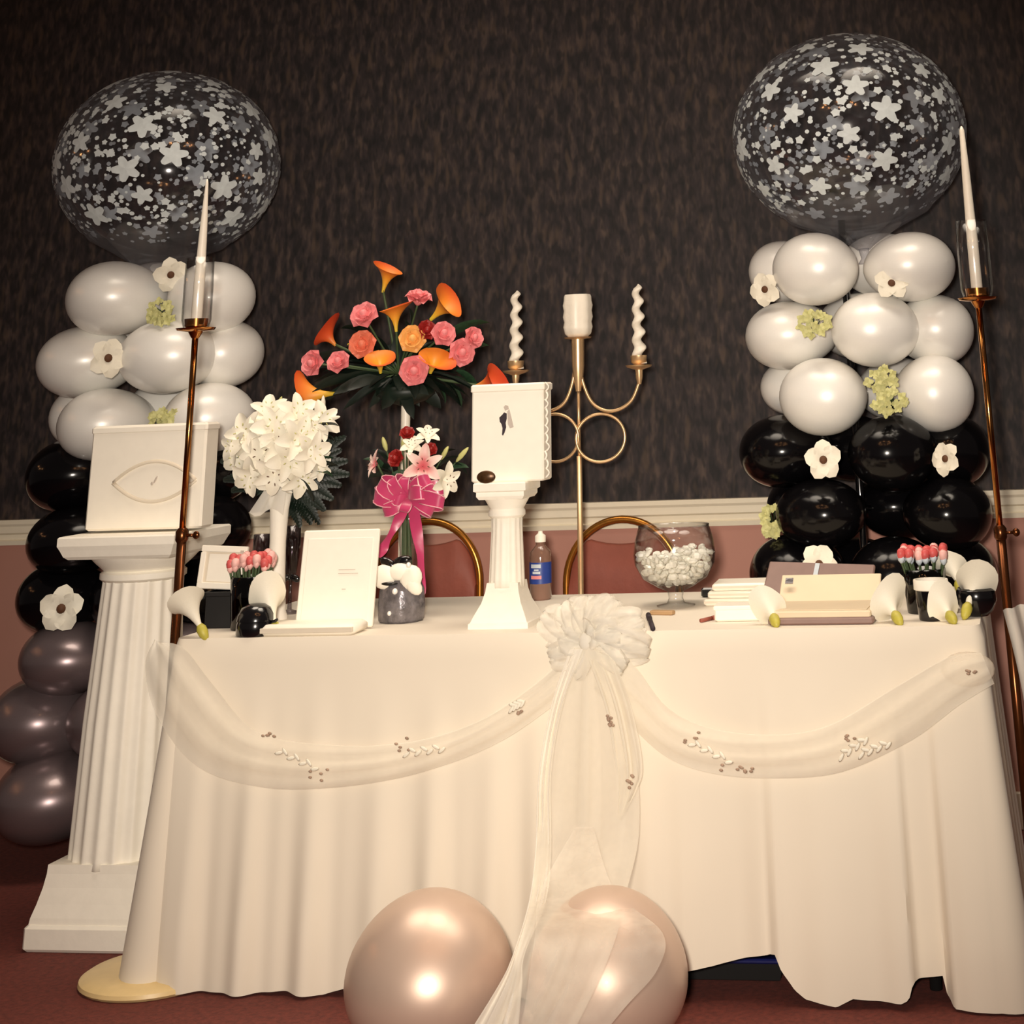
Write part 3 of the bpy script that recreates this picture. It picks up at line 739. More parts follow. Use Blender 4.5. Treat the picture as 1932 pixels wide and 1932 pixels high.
for k in range(11):                                             # ruffled lace down the right side
    z = gh - .012 - k * (gh - .02) / 10.5
    pts = [(gw / 2 + .004 + .009 * sin(pi * i / 8) * (1 if k % 5 in (0, 2) else .55), -.036 + .008 * sin(k * 2.2), z - .011 + .022 * i / 8) for i in range(9)]
    lb.tube(pts, .003, 6, flat=.6)
lb.build('lace_edging', 'card', gb)

# ------------------------------------------------------------------ three-branch brass candelabrum behind the table
CY = .90
cb0 = at(1096, 1110, CY); CX = cb0.x
cl = thing('candelabrum', 'brass three branch candelabrum with interlocking rings behind the table', 'candelabrum', (CX, CY, 0))
sx, sz = scale_at(at(1090, 800, CY))
zr = at(1090, 690, CY).z; zc = at(1090, 640, CY).z
MB().lathe([(.10, 0), (.10, .008), (.08, .016), (.02, .024)], 36).build('base', 'brassdark', cl, sharp=40)
MB().tube([(0, 0, .02), (0, 0, at(1092, 860, CY).z)], .0085, 12).build('pole', 'brasspale', cl)
MB().tube([(0, 0, at(1092, 860, CY).z), (0, 0, zr - .03)], .005, 10).build('upper_rod', 'brasspale', cl)
def L(px, py): p = at(px, py, CY); return Vector((p.x - CX, 0, p.z))
MB().lathe([(.008, zr - .075), (.016, zr - .03), (.019, zr), (.020, zc - .004), (.020, zc), (.04, zc + .002), (.044, zc + .006), (.040, zc + .006), (.02, zc + .004)], 28, cap=False).build('centre_socket', 'brasspale', cl, sharp=50)
for sg in (-1, 1):
    cxy = L(1090 + sg * 43, 826)
    pts = [cxy + Vector((45 / sx * cos(2 * pi * i / 40), sg * .006 * sin(2 * pi * i / 40 + 1), 45 / sz * sin(2 * pi * i / 40))) for i in range(40)]
    MB().tube(pts, .0048, 8, closed=True).build('ring', 'brasspale', cl)
    if sg == 1: path = [L(1093, 684), L(1100, 722), L(1116, 758), L(1140, 774), L(1166, 773), L(1190, 757), L(1203, 730), L(1206, 712)]; top = (1203, 690)
    else: path = [L(1085, 684), L(1080, 722), L(1066, 758), L(1042, 774), L(1016, 774), L(992, 760), L(977, 738), L(973, 716)]; top = (972, 700)
    MB().tube(curve_pts(path, 40), .0052, 8).build('arm', 'brasspale', cl)
    e = path[-1]; zt = L(*top).z
    MB().lathe([(.006, e.z - .02), (.011, e.z), (.012, zt - .012), (.038, zt - .004), (.042, zt + .002), (.038, zt), (.014, zt), (.014, zt + .002), (.024, zt + .010), (.026, zt + .030), (.023, zt + .030), (.020, zt + .012), (.012, zt + .006)], 24, c=(e.x, 0, 0), cap=False).build('side_socket', 'brasspale', cl, sharp=50)
def twist(label, px, base_z, topy, X):
    h = at(px, topy, CY).z - base_z
    o = MB(); vs = []; fs = []; N = 90; n = 16
    for k in range(N + 1):
        z = h * k / N; r = .0185 - .006 * k / N
        if k > N - 5: r *= (N - k) / 5 * .9 + .1
        ctr = Vector((.0055 * cos(k * .36), .0055 * sin(k * .36), z))
        for i in range(n):
            a = 2 * pi * i / n; rr = r * (1 + .12 * cos(2 * a - k * .36)); vs.append(ctr + Vector((rr * cos(a), rr * sin(a), 0)))
    for k in range(N):
        for i in range(n): j = (i + 1) % n; fs.append((k * n + i, k * n + j, (k + 1) * n + j, (k + 1) * n + i))
    fs.append(tuple(range(N * n, N * n + n))); o.add(vs, fs)
    tag(o.build('spiral_candle', 'wax', None, (CX + X, CY, base_z)), label, 'candle')
e1 = L(1206, 712); e2 = L(973, 716)
twist('white spiral candle on the right arm of the candelabrum', 1198, L(1203, 690).z + .006, 536, e1.x)
twist('white spiral candle on the left arm, just above the printed box', 975, L(972, 700).z + .006, 548, e2.x)
hz = at(1088, 556, CY).z - (zc + .006)
o = MB().lathe([(.030, 0), (.041, .01), (.046, .03), (.043, .045), (.047, .06), (.044, .078), (.047, .095), (.043, .112), (.044, hz - .02), (.043, hz - .006), (.040, hz), (.012, hz - .008)], 40, rad=lambda a: 1 + .03 * sin(7 * a)).build('pillar_candle', 'wax', None, (CX, CY, zc + .006), sharp=60)
tag(o, 'thick white pillar candle on the centre socket of the candelabrum', 'candle')

# ------------------------------------------------------------------ two banquet chairs behind the table
def chair(label, px0, px1, topy, Y):
    a = at(px0, 1100, Y); b = at(px1, 1100, Y); zt = at((px0 + px1) / 2, topy, Y).z; hw = (b.x - a.x) / 2
    t = thing('banquet_chair', label, 'chair', ((a.x + b.x) / 2, Y, 0), 'banquet chairs behind the table')
    zs = zt - .30
    def arch(k, w, z0, zt_): return [Vector((-w, 0, 0.0)), Vector((-w, 0, .3)), Vector((-w, 0, z0))] + [Vector((-w * cos(pi * i / k), 0, z0 + (zt_ - z0) * sin(pi * i / k))) for i in range(1, k)] + [Vector((w, 0, z0)), Vector((w, 0, .3)), Vector((w, 0, 0.0))]
    MB().tube(arch(28, hw - .012, zs + .10, zt - .012), .012, 12).build('hoop_back', 'gold', t)
    pm = MB(); rows = []; w = hw - .024
    for i in range(25):
        u = i / 24 * 2 - 1; x = u * w
        edge = zs + .10 + (zt - .025 - zs - .10) * sqrt(max(0, 1 - u * u))
        top = min(edge - .004, zt - .085 + .028 * u * u * 1.6)
        rows.append([Vector((x, yy, zz)) for yy, zz in [(-.012, zs - .02), (-.022, zs), (-.024, (zs + top) / 2), (-.018, top - .006), (0, top), (.016, top - .006), (.018, (zs + top) / 2), (.012, zs - .02)]])
    pm.sheet([r + [r[0]] for r in rows]).add(rows[0], [tuple(range(8))]).add(rows[-1], [tuple(range(7, -1, -1))])
    pm.build('backrest', 'vinyl', t)
    MB().box((0, -.22, .455), (hw * 2 - .01, .42, .06), bev=.025).build('seat', 'vinyl', t)
    for s in (-1, 1): MB().tube([(s * (hw - .02), -.40, .43), (s * (hw - .012), -.41, 0)], .011, 10).build('front_leg', 'gold', t)
    fr = MB()
    for s in (-1, 1): fr.tube([(s * (hw - .012), 0, .43), (s * (hw - .018), -.40, .43)], .010, 8)
    fr.tube([(-hw + .02, -.40, .425), (hw - .02, -.40, .425)], .010, 8); fr.build('seat_rail', 'gold', t)
chair('maroon backed gold hoop chair behind the pink bowed vase', 702, 912, 976, 1.40)
chair('maroon backed gold hoop chair behind the candelabrum and the glass bowl', 1062, 1290, 972, 1.40)

# ------------------------------------------------------------------ flower pieces (meshes shared between copies)
def mesh_rose(m):
    mb = MB()
    mb.ball((0, 0, .35), .30, .30, .42, 10, 8)
    for ring_, (k, L_, w, lift, curl, zc) in enumerate([(3, .62, .40, 1.45, .35, .10), (5, .78, .46, 1.25, .5, .05), (6, .95, .52, 1.0, .8, 0)]):
        for i in range(k):
            mb.petal(L_, w, curl=curl, lift=lift, az=2 * pi * (i + .4 * ring_) / k, base=.5, cup=.5, point=1.2, nl=5, nw=4, c=(0, 0, zc))
    return mb.mesh('rose', m)
def mesh_calla(m):
    mb = MB(); vs = []; n = 24; K = 12
    for k in range(K + 1):
        t = k / K
        for i in range(n + 1):
            th = (i / n) * 2 * pi * 1.06 - pi * 1.06
            r = .055 + .10 * t + .40 * t ** 3.0; lip = max(0, cos(th)) ** 3
            z = 1.15 * t + .38 * t ** 3 * (.55 + .45 * cos(th)) ; out = r + .34 * lip * t ** 5 + .10 * t ** 6
            off = .015 * th / pi
            vs.append((out * cos(th) + off, out * sin(th), z - .10 * t ** 8 * (1 - lip)))
    fs = [(k * (n + 1) + i, k * (n + 1) + i + 1, (k + 1) * (n + 1) + i + 1, (k + 1) * (n + 1) + i) for k in range(K) for i in range(n)]
    mb.add(vs, fs); return mb.mesh('calla_lily', m)
def mesh_lily(m, wide=.26):
    mb = MB()
    for i in range(6):
        mb.petal(1.05, wide * (1 if i % 2 else .78), curl=.5, lift=.80 - .08 * (i % 2), az=2 * pi * i / 6, base=.22, cup=.35, point=1.3, nl=8, nw=4, c=(0, 0, -.02 * (i % 2)), ruffle=.12)
    return mb.mesh('lily', m)
def mesh_stamens(m='brown'):
    mb = MB()
    for i in range(6):
        a = 2 * pi * i / 6 + .3; e = Vector((.26 * cos(a), .26 * sin(a), .62))
        mb.ball(e, .022, .022, .06, 6, 5, Matrix.Rotation(a, 3, 'Z') @ Matrix.Rotation(1.2, 3, 'Y'))
    return mb.mesh('stamen', m)
def mesh_bud(m):
    return MB().lathe([(.02, 0), (.10, .12), (.17, .4), (.15, .7), (.08, .92), (.01, 1.0)], 10, rad=lambda a: 1 + .08 * cos(3 * a)).mesh('bud', m)
def mesh_leaf(m, w=.2, curl=.35):
    return MB().petal(1, w, curl=curl, lift=.35, base=.2, cup=.5, point=1.3, nl=8, nw=2).mesh('leaf', m)
def mesh_dogwood(m):
    mb = MB()
    for i in range(5):
        mb.petal(1.0, .48, curl=.5, lift=.45, az=2 * pi * i / 5 + random.uniform(-.15, .15), base=.4, cup=.12, point=1.1, nl=6, nw=4, ruffle=.10)
    return mb.mesh('petals', m)
ME = {'pink': mesh_rose('pinkrose'), 'peach': mesh_rose('peachrose'), 'yel': mesh_rose('yelrose'), 'red': mesh_rose('redrose'),
      'calla': mesh_calla('calla'), 'callared': mesh_calla('callared'), 'callawhite': mesh_calla('petal'),
      'lily': mesh_lily('petal', .30), 'star': mesh_lily('stargazer', .26), 'stamen': mesh_stamens(), 'palestamen': mesh_stamens('bud'), 'bud': mesh_bud('bud'), 'whitebud': mesh_bud('petal'),
      'leaf': mesh_leaf('leafdark'), 'leafmid': mesh_leaf('leafmid'), 'dogwood': mesh_dogwood('petal'),
      'eye': MB().ball((0, 0, .10), .20, .20, .14, 12, 8).mesh('flower_eye', 'brown')}
def rel(P, o): return Vector(P) - o.location
def toward_cam(P, side=(0, 0, 0)):
    return ((CAM - Vector(P)).normalized() + Vector(side)).normalized()
def stick(par, p0, p1, r=.003, m='stem', name='stem', sag=0):
    a = rel(p0, par); b = rel(p1, par); mid = (a + b) / 2 + Vector((0, 0, sag))
    return MB().tube(curve_pts([a, mid, b], 8), r, 6).build(name, m, par)

# ------------------------------------------------------------------ single silk flowers and floret tufts tucked between the balloons
def dogwood(label, px, py, r, Y, dirv=(0, 0, 0), roll=0.0, grp='white silk flowers tucked in the balloon towers'):
    C = at(px, py, Y); sx, _ = scale_at(C); s = r / sx
    t = thing('silk_flower', label, 'flower', C, grp)
    t.rotation_mode = 'QUATERNION'; t.rotation_quaternion = aim(toward_cam(C, dirv), roll)
    put('petals', ME['dogwood'], t, scale=(s, s, s)); put('flower_eye', ME['eye'], t, scale=(s, s, s))
    ca = MB().lathe([(.12 * s, -.25 * s), (.22 * s, -.05 * s), (.1 * s, .05 * s)], 8, cap=True); ca.build('calyx', 'stem', t)
fY = .78
dogwood('white silk flower at the top of the left balloon tower, under the giant balloon', 322, 518, 32, .86, (.1, 0, -.2), .5)
dogwood('white silk flower on the middle row of the left tower, second pearl row', 203, 676, 36, fY, (.5, 0, .1), 1.1)
dogwood('white silk flower on the lowest black row of the left tower', 116, 1148, 40, fY - .02, (-.2, 0, -.1), .2)
dogwood('white silk flower at the left edge of the right tower, top pearl row', 1444, 546, 33, .92, (-.4, 0, 0), .7)
dogwood('white silk flower between the top two pearl balloons of the right tower', 1682, 536, 36, .83, (.1, 0, .6), 1.4)
dogwood('white silk flower on the top black row of the right tower, left side', 1553, 868, 38, fY, (.1, 0, .1), .3)
dogwood('white silk flower on the top black row of the right tower, right side', 1785, 866, 34, .80, (-.7, 0, .2), 2.0)
dogwood('white silk flower on the bottom black row of the right tower', 1545, 1066, 40, fY, (.2, 0, .3), .9)
def florets(label, px, py, rx, ry, Y, n=26):
    C = at(px, py, Y); sx, sz = scale_at(C)
    t = thing('floret_tuft', label, 'flower', C, 'pale green floret tufts in the balloon towers'); mb = MB(); st = MB()
    for i in range(n):
        a = random.uniform(0, 2 * pi); q = sqrt(random.random()); p = Vector((rx / sx * q * cos(a), random.uniform(-.018, .012) - .012 * (1 - q), ry / sz * q * sin(a)))
        for k in range(4):
            mb.petal(.016, .007, curl=.4, lift=.4, az=k * pi / 2 + a, nl=3, nw=2, c=p, rot=aim(Vector((random.uniform(-.5, .5), -1, random.uniform(-.4, .5)))).to_matrix())
        st.tube([p + Vector((0, .004, 0)), Vector((0, .05, -.01))], .0015, 5)
    mb.build('florets', 'hydr', t)['kind'] = 'stuff'; st.build('stalks', 'stem', t)['kind'] = 'stuff'
florets('pale green floret tuft high on the left tower beside the brass pole', 304, 588, 24, 24, .82)
florets('pale green floret tuft low on the left tower, just above the card box', 312, 788, 26, 16, .84)
florets('pale green floret tuft on the middle pearl row of the right tower', 1534, 612, 34, 22, .80)
florets('pale green floret tuft at the middle of the bottom pearl row, right tower', 1664, 716, 28, 20, .80)
florets('pale green floret tuft just above the black balloons, right tower', 1680, 762, 34, 26, .79)
florets('pale green floret tuft at the left edge of the black balloons, right tower', 1456, 985, 16, 28, .95)

# ------------------------------------------------------------------ orange and pink arrangement on its white stand
AY = .53
ar = thing('flower_arrangement', 'fan of orange callas and pink roses on a tall white stand', 'flower arrangement', (at(757, 1150, AY).x, AY, TOP))
hub = at(752, 705, AY)
zt = at(752, 765, AY).z - TOP
MB().lathe([(.055, 0), (.055, .006), (.030, .014), (.016, .04), (.0125, .10), (.0125, zt * .6), (.0135, zt - .02), (.0135, zt)], 24).build('stand', 'wax', ar, sharp=40)
MB().lathe([(.014, zt - .002), (.06, zt + .012), (.085, zt + .03), (.078, zt + .05), (.02, zt + .055)], 28).build('bowl', 'leafdark', ar)['label'] = 'dark blue-green bowl'
def place(par, me, nm, px, py, size_px, Y, dirv, roll=0, lab=None, stem_to=None, r=.003):
    C = at(px, py, Y); s = size_px / scale_at(C)[0]
    ob = put(nm, me, par, rel(C, par), aim(dirv, roll), (s, s, s))
    if lab: ob['label'] = lab
    if stem_to is not None: stick(par, C, stem_to, r)
    return ob
for (px, py, k, s, side) in [(690, 602, 'pink', 28, (-.3, 0, .6)), (686, 652, 'peach', 27, (-.2, 0, .2)), (788, 574, 'pink', 27, (.1, .4, 1.6)), (834, 634, 'pink', 25, (.3, 0, .4)), (888, 640, 'pink', 22, (.9, 0, .4)),
                             (868, 666, 'pink', 27, (.3, 0, .1)), (596, 686, 'pink', 25, (-.6, 0, .1)), (641, 688, 'pink', 23, (-.3, 0, .5)), (781, 699, 'pink', 29, (0, 0, 0)), (778, 642, 'yel', 27, (0, 0, .2)), (803, 626, 'red', 20, (.3, 0, .4))]:
    Y = AY - .14 + .06 * abs(px - 752) / 150 - (.03 if py > 690 else 0)
    C = at(px, py, Y)
    nm = {'pink': 'pink rose', 'peach': 'peach pink rose', 'yel': 'apricot rose', 'red': 'dark red rose'}[k]
    place(ar, ME[k], 'rose', px, py, s * 1.18, Y, toward_cam(C, side), random.uniform(0, 6), nm, hub)
def calla(px, py, tipx, tipy, L_, m, Y, roll, stem=True, nod=0.0):
    """Throat base at (px, py), opening towards (tipx, tipy)."""
    a = at(px, py, Y); b = at(tipx, tipy, Y - nod); d = b - a; s = d.length / 1.3
    ob = put('calla_lily', ME[m], ar, rel(a, ar), aim(d, roll), (s * L_ * 1.2, s * L_ * 1.2, s))
    if stem: stick(ar, a + d * .08, hub, .004)
calla(722, 552, 734, 506, 1.0, 'calla', AY - .02, .9); calla(748, 626, 744, 578, 1.05, 'calla', AY - .08, 2.6)
calla(812, 604, 848, 568, 1.15, 'calla', AY - .03, .6); calla(634, 652, 612, 626, 1.3, 'callared', AY, 1.6)
calla(718, 704, 716, 672, 1.35, 'calla', AY - .13, -1.2, True, .03); calla(812, 704, 822, 672, 1.35, 'calla', AY - .12, -1.2, True, .03)
calla(634, 742, 574, 746, .80, 'calla', AY - .02, 1.3); calla(898, 728, 938, 712, 1.1, 'callared', AY, -.6); calla(656, 650, 672, 644, 1.4, 'calla', AY - .04, .4)
fo = MB()
rnd = random.Random(3)
for i in range(120):
    a = rnd.uniform(0, 2 * pi); rr = rnd.random() ** .6
    ex, ey = 752 + 178 * rr * cos(a), 696 + 66 * rr * sin(a) + (14 * rr if sin(a) > 0 else 0)
    Y = AY + (rnd.uniform(-.13, .08) if ey > 712 else rnd.uniform(-.02, .12))
    E_ = rel(at(ex, ey, Y), ar); st = rel(hub, ar) + (E_ - rel(hub, ar)) * rnd.uniform(.05, .5); dv = (E_ - st); L_ = dv.length + .02
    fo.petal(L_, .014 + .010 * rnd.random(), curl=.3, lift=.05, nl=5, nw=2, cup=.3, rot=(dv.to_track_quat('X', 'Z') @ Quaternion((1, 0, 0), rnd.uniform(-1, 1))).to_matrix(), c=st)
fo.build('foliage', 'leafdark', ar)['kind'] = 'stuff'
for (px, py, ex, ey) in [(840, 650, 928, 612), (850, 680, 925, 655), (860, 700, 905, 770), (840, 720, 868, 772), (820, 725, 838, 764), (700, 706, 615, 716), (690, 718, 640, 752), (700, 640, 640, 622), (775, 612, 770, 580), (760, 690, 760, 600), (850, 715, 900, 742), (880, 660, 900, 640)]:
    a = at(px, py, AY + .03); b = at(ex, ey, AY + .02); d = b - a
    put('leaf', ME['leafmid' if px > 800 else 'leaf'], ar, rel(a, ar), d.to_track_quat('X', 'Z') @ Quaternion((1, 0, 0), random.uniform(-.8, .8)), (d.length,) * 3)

# ------------------------------------------------------------------ white lilies in the white vase
WY = .34
wb = thing('lily_bouquet', 'dense bouquet of white lilies with dark ferns in a slim white vase', 'bouquet', (at(521, 1090, WY).x, WY, TOP))
hubw = at(525, 915, WY)
zv = at(520, 925, WY).z - TOP
MB().lathe([(.036, 0), (.036, .006), (.030, .02), (.024, zv * .35), (.022, zv * .6), (.026, zv * .85), (.034, zv), (.031, zv), (.022, zv * .85)], 32, cap=False).build('vase', 'plaster', wb)
sl = MB(); rows = []                                             # gathered white sleeve leaning off the vase neck
for i in range(9):
    v = i / 8; row = []
    for j in range(7):
        u = j / 6; xa = 512 - 42 * v; xb = 542 - 8 * v; y = 905 + 62 * v + 8 * sin(u * 7)
        row.append(rel(at(xa + (xb - xa) * u, y, WY - .045 - .01 * sin(u * 9)), wb))
    rows.append(row)
sl.sheet(rows).build('sleeve', 'sheerthick', wb)
LIL = [(520, 812, 44), (470, 822, 40), (560, 830, 42), (500, 852, 44), (545, 862, 44), (585, 852, 36), (462, 862, 38), (520, 888, 40), (480, 892, 36), (566, 896, 36), (600, 800, 34), (560, 786, 36), (508, 784, 34), (600, 880, 22), (450, 842, 30), (532, 838, 44), (575, 812, 36)]
for i, (px, py, s) in enumerate(LIL):
    q = ((px - 530) / 90, (py - 845) / 75); Y = WY - .10 * sqrt(max(0, 1 - .8 * (q[0] ** 2 + q[1] ** 2))) - .012 * (i % 3)
    C = at(px, py, Y); dv = toward_cam(C, (q[0] * .9, 0, -q[1] * .9))
    ob = place(wb, ME['lily'], 'lily', px, py, s * (1.0 + .22 * min(1, q[0] ** 2 + q[1] ** 2)), Y, dv, i * 1.1)
    k = put('stamen', ME['stamen' if i in (3, 7, 15) else 'palestamen'], ob)
    stick(wb, C + Vector((0, .01, 0)), hubw, .003)
for (x0, y0, x1, y1, m) in [(520, 772, 532, 748, 'bud'), (540, 778, 552, 758, 'bud'), (566, 778, 566, 756, 'whitebud'), (580, 776, 590, 762, 'whitebud'), (608, 784, 610, 746, 'whitebud'), (495, 786, 500, 766, 'bud'),
                            (618, 792, 642, 786, 'whitebud'), (452, 812, 444, 802, 'whitebud'), (440, 850, 424, 864, 'whitebud'), (462, 894, 466, 932, 'whitebud'), (448, 868, 442, 888, 'bud'), (604, 872, 624, 852, 'whitebud'), (606, 876, 618, 892, 'whitebud'),
                            (530, 918, 552, 930, 'whitebud')]:
    a = at(x0, y0, WY - .04); b = at(x1, y1, WY - .05); d = b - a; w = d.length
    put('bud', ME[m], wb, rel(a, wb), aim(d), (max(w * .8, .03), max(w * .8, .03), w)); stick(wb, a, hubw, .0025)
for (x0, y0, x1, y1, m) in [(460, 862, 424, 868, 'leafmid'), (470, 834, 436, 826, 'leafmid'), (500, 824, 466, 832, 'leafmid'), (574, 872, 622, 850, 'leafmid'), (575, 868, 606, 842, 'leaf'), (540, 900, 556, 935, 'leaf'), (590, 880, 632, 866, 'leafmid'), (588, 892, 628, 902, 'leafmid'),
                            (470, 890, 436, 902, 'leafmid'), (560, 900, 640, 882, 'leaf'), (590, 810, 640, 806, 'leaf'), (600, 820, 632, 836, 'leaf'), (478, 890, 452, 922, 'leaf'), (548, 905, 590, 950, 'leaf')]:
    a = at(x0, y0, WY - .07); b = at(x1, y1, WY - .07); d = b - a
    put('leaf', ME[m], wb, rel(a, wb), d.to_track_quat('X', 'Z') @ Quaternion((1, 0, 0), random.uniform(-.8, .8)), (d.length,) * 3)
fb = MB(); rnd = random.Random(8)
for (ex, ey) in [(648, 826), (652, 870), (640, 915), (610, 960), (585, 985), (565, 990), (600, 985), (556, 960), (440, 925), (425, 905), (420, 870), (640, 850), (590, 975), (625, 940), (540, 975), (655, 895)]:
    b0 = rel(hubw, wb) + Vector((0, .03, 0)); e0 = rel(at(ex, ey, WY + .05), wb); ax = e0 - b0
    fb.tube([b0, b0 + ax * .5 + Vector((0, 0, .012)), e0], .002, 5)
    for k in range(13):
        u = .22 + .78 * k / 12; p = b0 + ax * u + Vector((0, 0, .012 * sin(pi * u)))
        for sg in (-1, 1):
            dv = (ax.normalized() * .8 + sg * ax.cross(Vector((0, 1, 0))).normalized()).normalized()
            fb.petal(.055 * (1.15 - u), .008, curl=.25, lift=.05, nl=3, nw=2, rot=dv.to_track_quat('X', 'Y').to_matrix(), c=p)
fb.build('fern', 'leafdark', wb)['kind'] = 'stuff'

# ------------------------------------------------------------------ red roses, stargazer lily and the big magenta bow in a glass vase
VY = .40
rb = thing('rose_bouquet', 'red roses and stargazer lily with a big magenta bow in a glass vase', 'bouquet', (at(768, 1145, VY).x, VY, TOP))
zv = at(768, 965, VY).z - TOP
MB().lathe([(.030, 0), (.030, .004), (.024, .02), (.024, zv * .6), (.030, zv * .9), (.038, zv), (.036, zv), (.028, zv * .9), (.022, zv * .6), (.022, .02), (.026, .006)], 32, cap=False).build('vase', 'glass', rb)
hubr = at(766, 980, VY)
for (dx, dy) in [(-.012, 0), (.010, .006), (0, -.010), (.014, -.008), (-.006, .012)]:
    stick(rb, hubr + Vector((dx * .6, dy, .02)), rb.location + Vector((dx * 1.2, dy * 1.2, .012)), .0045, 'stem')
for (px, py, s, side) in [(768, 822, 18, (0, 0, .8)), (750, 866, 20, (-.5, 0, .2)), (811, 850, 16, (.4, 0, .6))]:
    C = at(px, py, VY - .05); place(rb, ME['red'], 'rose', px, py, s, VY - .05, toward_cam(C, side), px, 'deep red rose', hubr)
for (px, py, s, k, side, lab) in [(798, 880, 40, 'star', (0, 0, .1), 'pink and white stargazer lily'), (806, 826, 26, 'lily', (.2, 0, 1.2), 'white lily'), (778, 846, 24, 'lily', (-.1, 0, .9), 'white lily'), (712, 876, 26, 'star', (-1.4, 0, .3), 'pale pink lily'), (836, 905, 34, 'lily', (1.2, 0, -.2), 'white lily')]:
    C = at(px, py, VY - .07); ob = place(rb, ME[k], 'lily', px, py, s, VY - .07, toward_cam(C, side), .4, lab, hubr)
    put('stamen', ME['stamen'], ob)
for (x0, y0, x1, y1, m) in [(730, 852, 722, 824, 'bud'), (832, 868, 846, 842, 'bud'), (860, 872, 884, 844, 'bud'), (760, 846, 762, 826, 'bud')]:
    a = at(x0, y0, VY - .03); b = at(x1, y1, VY - .04); d = b - a
    put('bud', ME[m], rb, rel(a, rb), aim(d), (.042, .042, d.length)); stick(rb, a, hubr, .0025)
for (x0, y0, x1, y1, m) in [(770, 895, 735, 900, 'leafmid'), (740, 890, 690, 885, 'leaf'), (725, 885, 684, 868, 'leafmid'), (745, 905, 690, 906, 'leaf'), (830, 880, 880, 866, 'leaf'), (840, 890, 886, 884, 'leafmid'), (820, 870, 862, 850, 'leaf'), (735, 875, 700, 850, 'leaf'), (780, 860, 776, 830, 'leafmid'), (850, 876, 882, 900, 'leaf')]:
    a = at(x0, y0, VY - .03); b = at(x1, y1, VY - .03); d = b - a
    put('leaf', ME[m], rb, rel(a, rb), d.to_track_quat('X', 'Z') @ Quaternion((1, 0, 0), random.uniform(-.8, .8)), (d.length,) * 3)
kn0 = at(772, 938, VY - .06)
bw = MB()
for i, (ex, ey, w) in enumerate([(706, 932, .020), (716, 908, .018), (722, 962, .018), (742, 900, .016), (770, 898, .016), (812, 904, .018), (840, 922, .020), (838, 950, .018), (818, 966, .018), (760, 966, .016), (744, 930, .018), (802, 932, .018)]):
    B = at(ex, ey, VY - .07 - .02 * (i % 2)); ax = B - kn0; ln = ax.length; ax.normalize(); side = ax.cross(Vector((0, 1, 0))).normalized(); rows = []
    for k in range(15):
        a = 2 * pi * k / 14; al = ln * (1 - cos(a)) / 2; out = .022 * sin(a)
        ww = w * (.3 + .7 * sin(pi * min(1, al / ln * .8)) ** .6)
        rows.append([rel(kn0 + ax * al + Vector((0, -out, 0)) + side * (ww * u + out * .4), rb) for u in (-1, -.33, .33, 1)])
    lp = MB().sheet(rows).build('bow_loop', 'ribbon', rb)
    ed = MB()
    for sgn in (0, 3): ed.tube([r_[sgn] + Vector((0, -.0015, 0)) for r_ in rows[3:12]], .0016, 5)
    ed.build('bow_edge', 'ribbonpale', lp)
for pts in ([(766, 948), (748, 990), (724, 1030), (712, 1052)], [(778, 948), (786, 1000), (794, 1060), (790, 1120), (768, 1150)]):
    c_ = curve_pts([at(a, b, VY - .055 - .01 * i) for i, (a, b) in enumerate(pts)], 20); rows = []
    for i, p in enumerate(c_):
        w = .014 + .004 * sin(i * .5); tw = .004 * sin(i * .7)
        rows.append([rel(p + Vector((-w, tw, 0)), rb), rel(p + Vector((0, -.002, 0)), rb), rel(p + Vector((w, -tw, 0)), rb)])
    MB().sheet(rows).build('bow_tail', 'ribbon', rb)

# ------------------------------------------------------------------ things standing on the table
def size_px(P, wpx, hpx):
    a, b = scale_at(P); return wpx / a, hpx / b
# white framed certificate-like card standing upright, in front of the bouquets
SY = .12
sb = onz(628, 1192, TOP); P0 = at(628, 1190, SY); w, h = size_px(P0, 146, 190)
h = at(632, 1000, SY + .05).z - TOP
sg = thing('standing_card', 'tall plain white card standing upright, left of the small column', 'card', (P0.x + .002, SY, TOP))
R_ = Matrix.Rotation(-.16, 3, 'X')
MB().box(R_ @ Vector((0, 0, h / 2 + .004)), (w, .012, h), R_, bev=.003).build('panel', 'card', sg, smooth=False)
MB().box(R_ @ Vector((0, -.0065, h * .5)), (w * .86, .003, h * .86), R_, bev=.001).build('inset_panel', 'card', sg, smooth=False)
gr = MB()
for (u, v, l) in [(.12, .60, .22), (.14, .56, .26), (.10, .40, .05)]: gr.box(R_ @ Vector((w * u, -.0085, h * v)), (l * w, .001, .0016), R_)
gr.build('embossed_line', 'inkgrey', sg, smooth=False)
R2 = Matrix.Rotation(.42, 3, 'X')
MB().box(Vector((0, .066, h * .36)), (w * .4, .006, h * .72), R2).build('prop_leg', 'cardshade', sg, smooth=False)
# white satin album lying before it
P1 = at(610, 1200, .03)
al = thing('white_album', 'white padded album lying flat before the tall white card', 'album', (at(590, 1196, .055).x, .055, TOP))
MB().box((0, 0, .013), (.26, .10, .026), bev=.008).build('cover', 'card', al)
MB().box((0, -.003, .013), (.252, .100, .012), bev=.001).build('page_block', 'cardshade', al, smooth=False)

